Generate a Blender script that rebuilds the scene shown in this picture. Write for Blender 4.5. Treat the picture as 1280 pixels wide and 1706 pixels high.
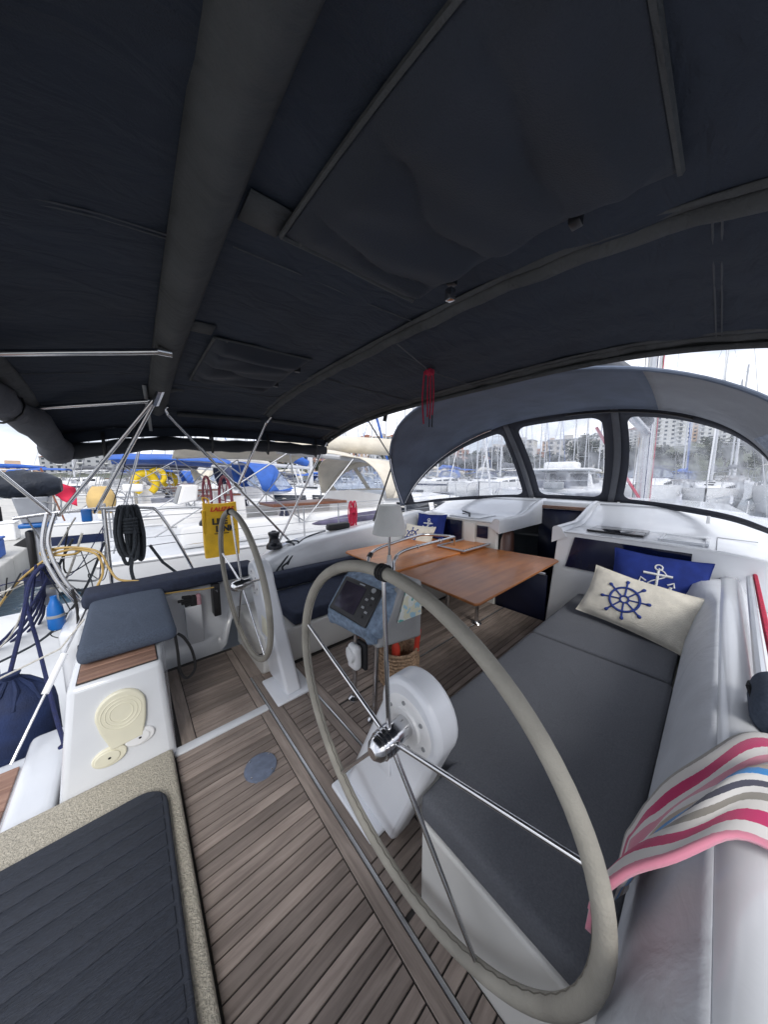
import bpy, bmesh, math, random
from mathutils import Vector, Matrix
random.seed(7)
S = bpy.context.scene
for o in list(bpy.data.objects): bpy.data.objects.remove(o)
R = math.radians
# ------------------------------------------------------------------ camera
# world axes: X towards the bow, Y to port, Z up; cockpit floor is z = 0
CAM_H = 1.55
cam = bpy.data.cameras.new('camera'); camo = bpy.data.objects.new('camera', cam)
S.collection.objects.link(camo)
cam.sensor_fit = 'HORIZONTAL'; cam.sensor_width = 36; cam.lens = 490 / 1280 * 36
cam.clip_start = 0.02; cam.clip_end = 4000
camo.location = (0, 0, CAM_H)
camo.rotation_euler = (R(90) - math.atan(58 / 490), 0, R(48.8) - R(90))
S.camera = camo
# ------------------------------------------------------------------ sky, sun, exposure
W = bpy.data.worlds.new('World'); S.world = W; W.use_nodes = True
nt = W.node_tree; nt.nodes.clear()
SUN_EL, SUN_AZ = R(38), R(-112)          # sun_az measured from +X towards +Y
sky = nt.nodes.new('ShaderNodeTexSky'); sky.sky_type = 'NISHITA'; sky.sun_disc = False
sky.sun_elevation = SUN_EL; sky.sun_rotation = R(90) - SUN_AZ
sky.air_density = 1.2; sky.dust_density = 2.5
bg1 = nt.nodes.new('ShaderNodeBackground'); bg1.inputs['Strength'].default_value = 0.12
bg2 = nt.nodes.new('ShaderNodeBackground'); bg2.inputs['Strength'].default_value = 0.92
tc = nt.nodes.new('ShaderNodeTexCoord')
mp = nt.nodes.new('ShaderNodeMapping'); mp.inputs['Scale'].default_value = (1, 1, 2.6)
nz = nt.nodes.new('ShaderNodeTexNoise'); nz.inputs['Scale'].default_value = 3.2; nz.inputs['Detail'].default_value = 7
nz.inputs['Roughness'].default_value = .55
cr = nt.nodes.new('ShaderNodeValToRGB')
cr.color_ramp.elements[0].position = .33; cr.color_ramp.elements[0].color = (.34, .38, .49, 1)
cr.color_ramp.elements[1].position = .62; cr.color_ramp.elements[1].color = (.98, 1.0, 1.06, 1)
fr = nt.nodes.new('ShaderNodeMapRange')
fr.inputs['From Min'].default_value = .3; fr.inputs['From Max'].default_value = .55
fr.inputs['To Min'].default_value = .72; fr.inputs['To Max'].default_value = 1.0
mx = nt.nodes.new('ShaderNodeMixShader'); wo = nt.nodes.new('ShaderNodeOutputWorld')
L = nt.links.new
L(tc.outputs['Generated'], mp.inputs['Vector']); L(mp.outputs[0], nz.inputs['Vector'])
L(nz.outputs['Fac'], cr.inputs['Fac']); L(nz.outputs['Fac'], fr.inputs['Value'])
L(cr.outputs['Color'], bg2.inputs['Color']); L(sky.outputs['Color'], bg1.inputs['Color'])
L(fr.outputs[0], mx.inputs['Fac']); L(bg1.outputs[0], mx.inputs[1]); L(bg2.outputs[0], mx.inputs[2])
L(mx.outputs[0], wo.inputs['Surface'])
sun = bpy.data.lights.new('sun', 'SUN'); sun.energy = 1.1; sun.angle = R(24); sun.color = (1, .98, .95)
suno = bpy.data.objects.new('sun', sun); S.collection.objects.link(suno)
sd = Vector((math.cos(SUN_EL) * math.cos(SUN_AZ), math.cos(SUN_EL) * math.sin(SUN_AZ), math.sin(SUN_EL)))
suno.rotation_euler = sd.to_track_quat('Z', 'Y').to_euler(); suno.location = (0, 0, 30)
S.view_settings.view_transform = 'Standard'; S.view_settings.look = 'None'
S.view_settings.exposure = 0.92; S.view_settings.gamma = 1
S.render.engine = 'CYCLES'
S.cycles.max_bounces = 7; S.cycles.diffuse_bounces = 4; S.cycles.glossy_bounces = 3; S.cycles.transmission_bounces = 3; S.cycles.transparent_max_bounces = 16
S.cycles.caustics_reflective = False; S.cycles.caustics_refractive = False

# ------------------------------------------------------------------ materials
MATS = {}
def mat(name, col, rough=.5, metal=0., var=.12, scale=6., bump=0., bscale=120., spec=.5, coat=0., sheen=0., stretch=(1, 1, 1), trans=0.):
    if name in MATS: return MATS[name]
    m = bpy.data.materials.new(name); m.use_nodes = True; n = m.node_tree; b = n.nodes['Principled BSDF']
    c = n.nodes.new('ShaderNodeTexCoord'); mpp = n.nodes.new('ShaderNodeMapping'); mpp.inputs['Scale'].default_value = stretch
    n.links.new(c.outputs['Object'], mpp.inputs[0])
    t = n.nodes.new('ShaderNodeTexNoise'); t.inputs['Scale'].default_value = scale; t.inputs['Detail'].default_value = 6
    n.links.new(mpp.outputs[0], t.inputs['Vector'])
    r = n.nodes.new('ShaderNodeValToRGB')
    lo = [max(0, x * (1 - var)) for x in col]; hi = [min(1, x * (1 + var)) for x in col]
    r.color_ramp.elements[0].position = .3; r.color_ramp.elements[0].color = (*lo, 1)
    r.color_ramp.elements[1].position = .7; r.color_ramp.elements[1].color = (*hi, 1)
    n.links.new(t.outputs['Fac'], r.inputs['Fac']); n.links.new(r.outputs['Color'], b.inputs['Base Color'])
    q = n.nodes.new('ShaderNodeMapRange'); q.inputs['To Min'].default_value = max(.02, rough * .8); q.inputs['To Max'].default_value = min(1, rough * 1.2)
    n.links.new(t.outputs['Fac'], q.inputs['Value']); n.links.new(q.outputs[0], b.inputs['Roughness'])
    b.inputs['Metallic'].default_value = metal; b.inputs['Specular IOR Level'].default_value = spec
    b.inputs['Coat Weight'].default_value = coat; b.inputs['Coat Roughness'].default_value = .06
    b.inputs['Sheen Weight'].default_value = sheen
    if bump:
        t2 = n.nodes.new('ShaderNodeTexNoise'); t2.inputs['Scale'].default_value = bscale; t2.inputs['Detail'].default_value = 3
        n.links.new(mpp.outputs[0], t2.inputs['Vector'])
        bp = n.nodes.new('ShaderNodeBump'); bp.inputs['Strength'].default_value = bump; bp.inputs['Distance'].default_value = .01
        n.links.new(t2.outputs['Fac'], bp.inputs['Height']); n.links.new(bp.outputs[0], b.inputs['Normal'])
    MATS[name] = m
    return m
def wrinkle(m, scale=7., strength=.5, dist=.03, st=(1, 1, 1)):
    n = m.node_tree; b = n.nodes['Principled BSDF']; old = b.inputs['Normal'].links[0].from_node if b.inputs['Normal'].links else None
    c = n.nodes.new('ShaderNodeTexCoord'); mp_ = n.nodes.new('ShaderNodeMapping'); mp_.inputs['Scale'].default_value = st
    t = n.nodes.new('ShaderNodeTexNoise'); t.inputs['Scale'].default_value = scale; t.inputs['Detail'].default_value = 4; t.inputs['Distortion'].default_value = 1.2
    bp = n.nodes.new('ShaderNodeBump'); bp.inputs['Strength'].default_value = strength; bp.inputs['Distance'].default_value = dist
    n.links.new(c.outputs['Object'], mp_.inputs[0]); n.links.new(mp_.outputs[0], t.inputs['Vector']); n.links.new(t.outputs['Fac'], bp.inputs['Height'])
    if old: n.links.new(bp.outputs[0], old.inputs['Normal'])
    else: n.links.new(bp.outputs[0], b.inputs['Normal'])
def bsdf(m): return m.node_tree.nodes['Principled BSDF']

canvas = mat('dark canvas', (.028, .035, .050), .8, var=.2, scale=3, bump=.25, bscale=420, spec=.25)
canvas2 = mat('charcoal canvas strip', (.078, .081, .084), .85, var=.18, scale=7, bump=.3, bscale=350, spec=.2)
canvas3 = mat('grey canvas', (.13, .135, .15), .8, var=.12, scale=4, bump=.25, bscale=380, spec=.25)
hoodc = mat('sprayhood canvas', (.115, .140, .190), .75, var=.2, scale=3, bump=.25, bscale=400, spec=.3)
hoodd = mat('sprayhood trim', (.02, .023, .035), .7, var=.2, scale=9, bump=.2, bscale=300)
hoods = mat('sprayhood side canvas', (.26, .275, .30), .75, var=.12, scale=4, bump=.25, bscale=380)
cream = mat('cream canvas', (.62, .57, .48), .8, var=.1, scale=3, bump=.2, bscale=200)
bluec = mat('blue canvas', (.03, .11, .42), .7, var=.2, scale=3, bump=.2, bscale=150)
navyc = mat('navy canvas', (.022, .03, .075), .75, var=.25, scale=4, bump=.2, bscale=200)
gel = mat('white gelcoat', (.70, .72, .75), .24, var=.08, scale=1.7, coat=.5)
gelb = mat('boat white', (.78, .78, .78), .35, var=.05, scale=1.5)
gelw = mat('warm gelcoat', (.64, .63, .60), .35, var=.05, scale=3)
nonskid = mat('non skid deck', (.66, .68, .71), .7, var=.06, scale=3, bump=.5, bscale=260)
creamp = mat('cream plastic', (.74, .71, .56), .4, var=.05, scale=9)
whitep = mat('white plastic', (.80, .80, .80), .35, var=.03, scale=9)
beige = mat('beige non slip', (.47, .43, .35), .85, var=.25, scale=90, bump=.9, bscale=170)
steel = mat('stainless steel', (.62, .62, .63), .16, 1., var=.08, scale=20)
alu = mat('anodised aluminium', (.62, .63, .65), .38, .85, var=.08, scale=6)
blackp = mat('black plastic', (.014, .014, .016), .4, var=.2, scale=8)
navyp = mat('dark glass', (.004, .007, .028), .12, var=.3, scale=2)
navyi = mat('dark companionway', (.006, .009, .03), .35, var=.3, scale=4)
rubber = mat('black rubber', (.012, .012, .014), .75, var=.2, scale=30)
caulk = mat('caulking', (.042, .039, .037), .8, var=.2, scale=20)
leather = mat('wheel leather', (.33, .31, .265), .68, var=.16, scale=9, bump=.22, bscale=160)
sofa = mat('sofa fabric', (.150, .157, .176), .9, var=.13, scale=190, bump=.6, bscale=700, spec=.15)
seatb = mat('helm cushion fabric', (.082, .102, .142), .85, var=.2, scale=120, bump=.45, bscale=700, spec=.2)
bench = mat('bench cushion fabric', (.036, .044, .072), .85, var=.2, scale=24, bump=.4, bscale=800, spec=.2)
vinylw = mat('grey white upholstery', (.52, .54, .58), .5, var=.08, scale=6, bump=.15, bscale=40)
pilw = mat('cream pillow fabric', (.70, .66, .57), .9, var=.1, scale=18, bump=.6, bscale=160, spec=.15)
piln = mat('navy pillow fabric', (.018, .035, .19), .85, var=.2, scale=12, bump=.35, bscale=300, spec=.2)
thread = mat('blue embroidery', (.02, .045, .23), .8, var=.2, scale=60, bump=.5, bscale=500)
threadw = mat('white embroidery', (.75, .75, .74), .8, var=.08, scale=60, bump=.5, bscale=500)
redrope = mat('red rope', (.50, .018, .06), .8, var=.25, scale=60, bump=.6, bscale=300)
darkrope = mat('dark grey rope', (.035, .042, .052), .85, var=.4, scale=70, bump=.8, bscale=260)
blackrope = mat('black rope', (.012, .012, .014), .85, var=.4, scale=70, bump=.8, bscale=260)
bluerope = mat('navy rope', (.015, .022, .09), .8, var=.35, scale=70, bump=.8, bscale=260)
whiterope = mat('white rope', (.60, .58, .53), .85, var=.2, scale=70, bump=.8, bscale=260)
yellowhose = mat('yellow hose', (.50, .33, .10), .5, var=.15, scale=12)
yellowp = mat('yellow fabric', (.72, .42, .01), .6, var=.12, scale=10, bump=.3, bscale=60)
yellowb = mat('yellow buoy', (.80, .55, .01), .55, var=.12, scale=6)
redp = mat('red plastic', (.55, .05, .03), .45, var=.12, scale=10)
redf = mat('red flag cloth', (.62, .02, .07), .7, var=.15, scale=5)
blue = mat('blue plastic', (.01, .13, .44), .35, var=.15, scale=8)
fender_m = mat('fender navy cover', (.010, .022, .075), .8, var=.35, scale=7, bump=.4, bscale=120)
cowl = mat('outboard cover cloth', (.012, .018, .032), .6, var=.4, scale=9, bump=.5, bscale=60)
curtain = mat('rolled charcoal canvas', (.042, .046, .055), .8, var=.2, scale=8, bump=.3, bscale=200)
grey = mat('grey plastic', (.28, .29, .30), .5, var=.1, scale=8)
silver = mat('silver paint', (.34, .36, .40), .35, .3, var=.1, scale=8)
pink = mat('pink knit', (.55, .30, .34), .85, var=.15, scale=40)
denim = mat('denim cover', (.22, .29, .39), .85, var=.35, scale=34, bump=.6, bscale=240)
sisal = mat('sisal basket', (.33, .22, .14), .9, var=.5, scale=60, bump=1., bscale=110)
shade = mat('lamp shade', (.72, .72, .70), .6, var=.04, scale=8)
concrete = mat('concrete', (.50, .49, .46), .9, var=.12, scale=1.4, bump=.4, bscale=40)
woodb = mat('brown joinery', (.10, .040, .026), .4, var=.3, scale=6, stretch=(1, 1, .12))
purple = mat('lilac grey cover', (.10, .09, .15), .7, var=.5, scale=3)
tan = mat('tan cloth', (.60, .42, .17), .8, var=.15, scale=6)

for m_ in (canvas, canvas2, canvas3, navyc, cream, bluec): wrinkle(m_, 6, .45, .04, (1, 2.2, 1))
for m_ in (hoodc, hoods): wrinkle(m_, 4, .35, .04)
for m_ in (sofa, seatb, bench): wrinkle(m_, 5, .35, .03)
wrinkle(vinylw, 7, .3, .03); wrinkle(gel, 3, .05, .05)
def woodmat(name, a, b_, rough, coat, sc=3., st=(1.2, 14, 14)):
    m = bpy.data.materials.new(name); m.use_nodes = True; n = m.node_tree; b = n.nodes['Principled BSDF']
    c = n.nodes.new('ShaderNodeTexCoord'); mpp = n.nodes.new('ShaderNodeMapping'); mpp.inputs['Scale'].default_value = st
    oi = n.nodes.new('ShaderNodeObjectInfo')
    ad = n.nodes.new('ShaderNodeVectorMath'); ad.operation = 'ADD'
    cx = n.nodes.new('ShaderNodeCombineXYZ'); mu = n.nodes.new('ShaderNodeMath'); mu.operation = 'MULTIPLY'; mu.inputs[1].default_value = 37.
    n.links.new(oi.outputs['Random'], mu.inputs[0])
    for i in range(3): n.links.new(mu.outputs[0], cx.inputs[i])
    n.links.new(c.outputs['Object'], ad.inputs[0]); n.links.new(cx.outputs[0], ad.inputs[1]); n.links.new(ad.outputs[0], mpp.inputs[0])
    t = n.nodes.new('ShaderNodeTexNoise'); t.inputs['Scale'].default_value = sc; t.inputs['Detail'].default_value = 8; t.inputs['Roughness'].default_value = .65
    t.inputs['Distortion'].default_value = .4
    n.links.new(mpp.outputs[0], t.inputs['Vector'])
    r = n.nodes.new('ShaderNodeValToRGB'); r.color_ramp.elements[0].position = .28; r.color_ramp.elements[1].position = .72
    r.color_ramp.elements[0].color = (*a, 1); r.color_ramp.elements[1].color = (*b_, 1)
    n.links.new(t.outputs['Fac'], r.inputs['Fac'])
    hs = n.nodes.new('ShaderNodeHueSaturation'); vr = n.nodes.new('ShaderNodeMapRange')
    vr.inputs['To Min'].default_value = .70; vr.inputs['To Max'].default_value = 1.28
    gp_ = n.nodes.new('ShaderNodeNewGeometry'); wn_ = n.nodes.new('ShaderNodeTexNoise'); wn_.inputs['Scale'].default_value = 3.5; wn_.inputs['Detail'].default_value = 5
    n.links.new(gp_.outputs['Position'], wn_.inputs['Vector'])
    mr_ = n.nodes.new('ShaderNodeMapRange'); mr_.inputs['From Min'].default_value = .3; mr_.inputs['From Max'].default_value = .7; mr_.inputs['To Min'].default_value = .80; mr_.inputs['To Max'].default_value = 1.14
    n.links.new(wn_.outputs['Fac'], mr_.inputs['Value']); pm_ = n.nodes.new('ShaderNodeMath'); pm_.operation = 'MULTIPLY'
    n.links.new(oi.outputs['Random'], vr.inputs['Value']); n.links.new(vr.outputs[0], pm_.inputs[0]); n.links.new(mr_.outputs[0], pm_.inputs[1]); n.links.new(pm_.outputs[0], hs.inputs['Value'])
    n.links.new(r.outputs['Color'], hs.inputs['Color']); n.links.new(hs.outputs['Color'], b.inputs['Base Color'])
    b.inputs['Roughness'].default_value = rough; b.inputs['Coat Weight'].default_value = coat; b.inputs['Coat Roughness'].default_value = .12
    bp = n.nodes.new('ShaderNodeBump'); bp.inputs['Strength'].default_value = .25; bp.inputs['Distance'].default_value = .004
    n.links.new(t.outputs['Fac'], bp.inputs['Height']); n.links.new(bp.outputs[0], b.inputs['Normal'])
    return m
teak = woodmat('weathered teak', (.180, .142, .122), (.365, .300, .260), .75, 0)
teaky = woodmat('weathered teak athwart', (.180, .144, .124), (.355, .294, .254), .75, 0, st=(14, 1.2, 14))
teakn = woodmat('warm teak', (.21, .115, .085), (.36, .22, .16), .7, 0)
mahog = woodmat('varnished table wood', (.31, .100, .027), (.56, .215, .062), .38, .12, sc=2.0, st=(.5, 6, 6))
for m_ in (mahog,): m_.node_tree.nodes['Bump'].inputs['Strength'].default_value = .04
def glassy(name, tint, fac, rough=.05, haze=.06, hcol=(.85, .88, .95)):
    m = bpy.data.materials.new(name); m.use_nodes = True; n = m.node_tree; n.nodes.clear()
    o = n.nodes.new('ShaderNodeOutputMaterial'); tr = n.nodes.new('ShaderNodeBsdfTransparent'); tr.inputs[0].default_value = (*tint, 1)
    gl = n.nodes.new('ShaderNodeBsdfGlossy'); gl.inputs['Roughness'].default_value = rough
    df = n.nodes.new('ShaderNodeBsdfDiffuse'); df.inputs[0].default_value = (*hcol, 1)
    tl = n.nodes.new('ShaderNodeBsdfTranslucent'); tl.inputs[0].default_value = (*hcol, 1)
    c = n.nodes.new('ShaderNodeTexCoord'); t = n.nodes.new('ShaderNodeTexNoise'); t.inputs['Scale'].default_value = 5; t.inputs['Detail'].default_value = 5
    n.links.new(c.outputs['Object'], t.inputs['Vector'])
    mr = n.nodes.new('ShaderNodeMapRange'); mr.inputs['From Min'].default_value = .35; mr.inputs['From Max'].default_value = .7
    mr.inputs['To Min'].default_value = haze * .5; mr.inputs['To Max'].default_value = haze * 1.8
    n.links.new(t.outputs['Fac'], mr.inputs['Value'])
    bp = n.nodes.new('ShaderNodeBump'); bp.inputs['Strength'].default_value = .25; bp.inputs['Distance'].default_value = .02
    n.links.new(t.outputs['Fac'], bp.inputs['Height']); n.links.new(bp.outputs[0], gl.inputs['Normal'])
    m0 = n.nodes.new('ShaderNodeMixShader'); m0.inputs[0].default_value = .5
    n.links.new(df.outputs[0], m0.inputs[1]); n.links.new(tl.outputs[0], m0.inputs[2])
    m1 = n.nodes.new('ShaderNodeMixShader'); n.links.new(mr.outputs[0], m1.inputs[0]); n.links.new(tr.outputs[0], m1.inputs[1]); n.links.new(m0.outputs[0], m1.inputs[2])
    m2 = n.nodes.new('ShaderNodeMixShader'); m2.inputs[0].default_value = fac; n.links.new(m1.outputs[0], m2.inputs[1]); n.links.new(gl.outputs[0], m2.inputs[2])
    n.links.new(m2.outputs[0], o.inputs['Surface'])
    return m
vinyl = glassy('clear vinyl', (.95, .96, .98), .05, .04, .26)
vinylb = glassy('milky blue vinyl', (.78, .84, .93), .08, .1, .35, (.62, .70, .85))

# ------------------------------------------------------------------ mesh helpers
COL = S.collection
class MB:
    def __init__(s): s.v = []; s.f = []
    def add(s, vs, fs):
        n = len(s.v); s.v += [tuple(p) for p in vs]; s.f += [tuple(i + n for i in f) for f in fs]; return s
    def box(s, x0, x1, y0, y1, z0, z1):
        return s.add([(x0, y0, z0), (x1, y0, z0), (x1, y1, z0), (x0, y1, z0), (x0, y0, z1), (x1, y0, z1), (x1, y1, z1), (x0, y1, z1)],
                     [(3, 2, 1, 0), (4, 5, 6, 7), (0, 1, 5, 4), (1, 2, 6, 5), (2, 3, 7, 6), (3, 0, 4, 7)])
    def hexa(s, p):   # 4 bottom pts then 4 top pts
        return s.add(p, [(3, 2, 1, 0), (4, 5, 6, 7), (0, 1, 5, 4), (1, 2, 6, 5), (2, 3, 7, 6), (3, 0, 4, 7)])
    def rbox(s, x0, x1, y0, y1, z0, z1, r=.02, n=4, puff=0., M=None, div=6):
        if puff and div < 24: div = 24
        # rounded box
        c = Vector(((x0 + x1) / 2, (y0 + y1) / 2, (z0 + z1) / 2)); h = Vector((abs(x1 - x0) / 2, abs(y1 - y0) / 2, abs(z1 - z0) / 2))
        r = min(r, min(h) * .999); inn = h - Vector((r, r, r))
        def axis(hh, ii):
            a = [-hh + r - r * math.cos(k / n * math.pi / 2) for k in range(n)]
            a = [-(ii + r * math.sin((1 - k / n) * math.pi / 2)) for k in range(n)]
            mid = [-ii + 2 * ii * k / div for k in range(div + 1)]
            return a + mid + [-q for q in reversed(a)]
        ax = [axis(h[i], inn[i]) for i in range(3)]
        vid = {}; vs = []; fs = []
        def vert(p):
            q = Vector([max(-inn[i], min(inn[i], p[i])) for i in range(3)]); d = Vector(p) - q
            # map cube-ish offset onto sphere
            if d.length > 1e-9:
                m = max(abs(d[0]), abs(d[1]), abs(d[2]))
                d = d.normalized() * r if m > r * .999 or True and m > 0 else d
            w = q + d
            if puff:
                fx = 1 - (w[0] / h[0]) ** 2; fy = 1 - (w[1] / h[1]) ** 2
                w[2] += (puff + .004 * math.sin(7 * w[0] + 3 * w[1]) + .003 * math.sin(17 * w[1] - 5 * w[0])) * max(0, fx) ** .5 * max(0, fy) ** .5 * (1 if w[2] > 0 else -.2)
            w = w + c
            if M is not None: w = M @ w
            k = (round(w[0], 6), round(w[1], 6), round(w[2], 6))
            if k not in vid: vid[k] = len(vs); vs.append(k)
            return vid[k]
        for a in range(3):
            b, d_ = (a + 1) % 3, (a + 2) % 3
            for sg in (-1, 1):
                for i in range(len(ax[b]) - 1):
                    for j in range(len(ax[d_]) - 1):
                        q = []
                        for (ii, jj) in ((i, j), (i + 1, j), (i + 1, j + 1), (i, j + 1)):
                            p = [0, 0, 0]; p[a] = sg * h[a]; p[b] = ax[b][ii]; p[d_] = ax[d_][jj]; q.append(vert(p))
                        if sg < 0: q.reverse()
                        q2 = []
                        for t in q:
                            if t not in q2: q2.append(t)
                        if len(q2) > 2: fs.append(tuple(q2))
        return s.add(vs, fs)
    def tube(s, pts, r, n=8, closed=False, caps=True):
        pts = [Vector(p) for p in pts]
        k = len(pts); rr = r if isinstance(r, (list, tuple)) else [r] * k
        def tang(i):
            if closed: return (pts[(i + 1) % k] - pts[i - 1]).normalized()
            return (pts[min(i + 1, k - 1)] - pts[max(i - 1, 0)]).normalized()
        t = tang(0); up = Vector((0, 0, 1)) if abs(t.z) < .9 else Vector((1, 0, 0))
        u = t.cross(up).normalized(); vs = []
        for i in range(k):
            t = tang(i); u = (u - t * u.dot(t)).normalized(); w = t.cross(u)
            for j in range(n):
                a = 2 * math.pi * j / n; vs.append(pts[i] + rr[i] * (math.cos(a) * u + math.sin(a) * w))
        fs = []
        for i in range(k if closed else k - 1):
            i2 = (i + 1) % k
            for j in range(n): fs.append((i * n + j, i * n + (j + 1) % n, i2 * n + (j + 1) % n, i2 * n + j))
        if caps and not closed: fs += [tuple(reversed(range(n))), tuple((k - 1) * n + j for j in range(n))]
        return s.add(vs, fs)
    def lathe(s, prof, origin=(0, 0, 0), axis=(0, 0, 1), n=20):
        ax = Vector(axis).normalized(); q = Vector((0, 0, 1)).rotation_difference(ax).to_matrix(); o = Vector(origin); vs = []
        for (r, z) in prof:
            for j in range(n):
                a = 2 * math.pi * j / n; vs.append(o + q @ Vector((r * math.cos(a), r * math.sin(a), z)))
        fs = [(i * n + j, i * n + (j + 1) % n, (i + 1) * n + (j + 1) % n, (i + 1) * n + j) for i in range(len(prof) - 1) for j in range(n)]
        fs += [tuple(reversed(range(n))), tuple((len(prof) - 1) * n + j for j in range(n))]
        return s.add(vs, fs)
    def sheet(s, rows, flip=False):
        n = len(rows[0]); vs = [p for r_ in rows for p in r_]
        fs = []
        for i in range(len(rows) - 1):
            for j in range(n - 1):
                q = (i * n + j, i * n + j + 1, (i + 1) * n + j + 1, (i + 1) * n + j)
                fs.append(tuple(reversed(q)) if flip else q)
        return s.add(vs, fs)
    def prism(s, poly, d0, d1, ax='x'):
        # poly in the plane normal to ax, extruded from d0 to d1
        def P(p, d): return {'x': (d, p[0], p[1]), 'y': (p[0], d, p[1]), 'z': (p[0], p[1], d)}[ax]
        n = len(poly); vs = [P(p, d0) for p in poly] + [P(p, d1) for p in poly]
        return s.add(vs, [tuple(reversed(range(n))), tuple(range(n, 2 * n))] + [(i, (i + 1) % n, n + (i + 1) % n, n + i) for i in range(n)])
    def build(s, name, m, parent=None, ang=38, solid=0., bevel=0., base=None, subsurf=0):
        me = bpy.data.meshes.new(name)
        off = Vector((0, 0, 0))
        if parent is None:
            if base is None:
                xs = [p[0] for p in s.v]; ys = [p[1] for p in s.v]; zs = [p[2] for p in s.v]
                base = ((min(xs) + max(xs)) / 2, (min(ys) + max(ys)) / 2, min(zs))
            off = Vector(base)
        me.from_pydata([tuple(Vector(p) - off) for p in s.v], [], s.f); me.validate()
        bm = bmesh.new(); bm.from_mesh(me); bmesh.ops.recalc_face_normals(bm, faces=bm.faces); bm.to_mesh(me); bm.free()
        for p in me.polygons: p.use_smooth = True
        me.set_sharp_from_angle(angle=R(ang))
        me.materials.append(m)
        o = bpy.data.objects.new(name, me); COL.objects.link(o); o.location = off
        if parent is not None:
            o.parent = parent; o.matrix_parent_inverse = winv(parent)
        if solid:
            d = o.modifiers.new('s', 'SOLIDIFY'); d.thickness = solid; d.offset = 0
        if bevel:
            d = o.modifiers.new('b', 'BEVEL'); d.width = bevel; d.segments = 3; d.limit_method = 'ANGLE'; d.angle_limit = R(32); d.harden_normals = False
        if subsurf:
            d = o.modifiers.new('u', 'SUBSURF'); d.levels = subsurf; d.render_levels = subsurf
        return o
def winv(p):
    m = Matrix.Identity(4); q = p
    ch = []
    while q is not None: ch.append(q); q = q.parent
    for q in reversed(ch): m = m @ q.matrix_parent_inverse @ Matrix.LocRotScale(q.location, q.rotation_euler, q.scale)
    return m.inverted()
def tag(o, label, cat=None, group=None, kind=None):
    if label: o['label'] = label
    if cat: o['category'] = cat
    if group: o['group'] = group
    if kind: o['kind'] = kind
    return o
def thing(name, loc, label, cat, group=None):
    o = bpy.data.objects.new(name, None); COL.objects.link(o); o.location = loc; o.empty_display_size = .1
    return tag(o, label, cat, group)
def copy_tree(o, parent=None):
    c = o.copy(); COL.objects.link(c)
    if parent is not None: c.parent = parent
    for ch in list(o.children): copy_tree(ch, c)
    return c
def arc(pts, n=8):   # Catmull-Rom through pts
    P = [Vector(p) for p in pts]; out = []
    for i in range(len(P) - 1):
        a, b, c, d = P[max(i - 1, 0)], P[i], P[i + 1], P[min(i + 2, len(P) - 1)]
        for k in range(n):
            t = k / n
            out.append(.5 * ((2 * b) + (c - a) * t + (2 * a - 5 * b + 4 * c - d) * t * t + (3 * b - a - 3 * c + d) * t ** 3))
    return out + [P[-1]]
def lerp(a, b, t): return a + (b - a) * t
def interp(tab, x):
    if x <= tab[0][0]: return tab[0][1]
    for (a, b), (c, d) in zip(tab, tab[1:]):
        if x <= c: return lerp(b, d, (x - a) / (c - a))
    return tab[-1][1]
def sm(a, b, x): t = max(0, min(1, (x - a) / (b - a))); return t * t * (3 - 2 * t)
def rrect(x0, x1, y0, y1, r, n=5):
    out = []
    for (cx, cy, a0) in ((x1 - r, y1 - r, 0), (x0 + r, y1 - r, 90), (x0 + r, y0 + r, 180), (x1 - r, y0 + r, 270)):
        for k in range(n + 1):
            a = R(a0 + 90 * k / n); out.append((cx + r * math.cos(a), cy + r * math.sin(a)))
    return out
# ================================================================== WATER, QUAY
def water():
    m = bpy.data.materials.new('sea water'); m.use_nodes = True; n = m.node_tree; b = n.nodes['Principled BSDF']
    b.inputs['Base Color'].default_value = (.02, .06, .10, 1); b.inputs['Roughness'].default_value = .08; b.inputs['Specular IOR Level'].default_value = .6
    c = n.nodes.new('ShaderNodeTexCoord'); t = n.nodes.new('ShaderNodeTexNoise'); t.inputs['Scale'].default_value = 1.6; t.inputs['Detail'].default_value = 5
    n.links.new(c.outputs['Object'], t.inputs['Vector'])
    bp = n.nodes.new('ShaderNodeBump'); bp.inputs['Strength'].default_value = .6; bp.inputs['Distance'].default_value = .12
    n.links.new(t.outputs['Fac'], bp.inputs['Height']); n.links.new(bp.outputs[0], b.inputs['Normal'])
    r = MB(); s = 2500
    r.add([(-s, -s, -1.3), (s, -s, -1.3), (s, s, -1.3), (-s, s, -1.3)], [(0, 1, 2, 3)])
    tag(r.build('water', m, base=(0, 0, -1.3)), 'blue grey harbour water between the moored boats', kind='structure')
water()
q = MB()
for k in range(14):
    q.rbox(-9, -2.35, -20 + k * 8, -12.03 + k * 8, -1.9, -.52, r=.05, n=2, div=2)
tag(q.build('quay', concrete, base=(-5, 0, -1.9)), 'pale concrete quay behind the sterns of the moored boats', kind='structure')

# ================================================================== OWN YACHT: shell
Y = thing('sailing_yacht', (1.5, 1.5, -1.3), 'white sailing yacht with teak floored cockpit, seen from on board', 'sailing yacht')
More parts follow.
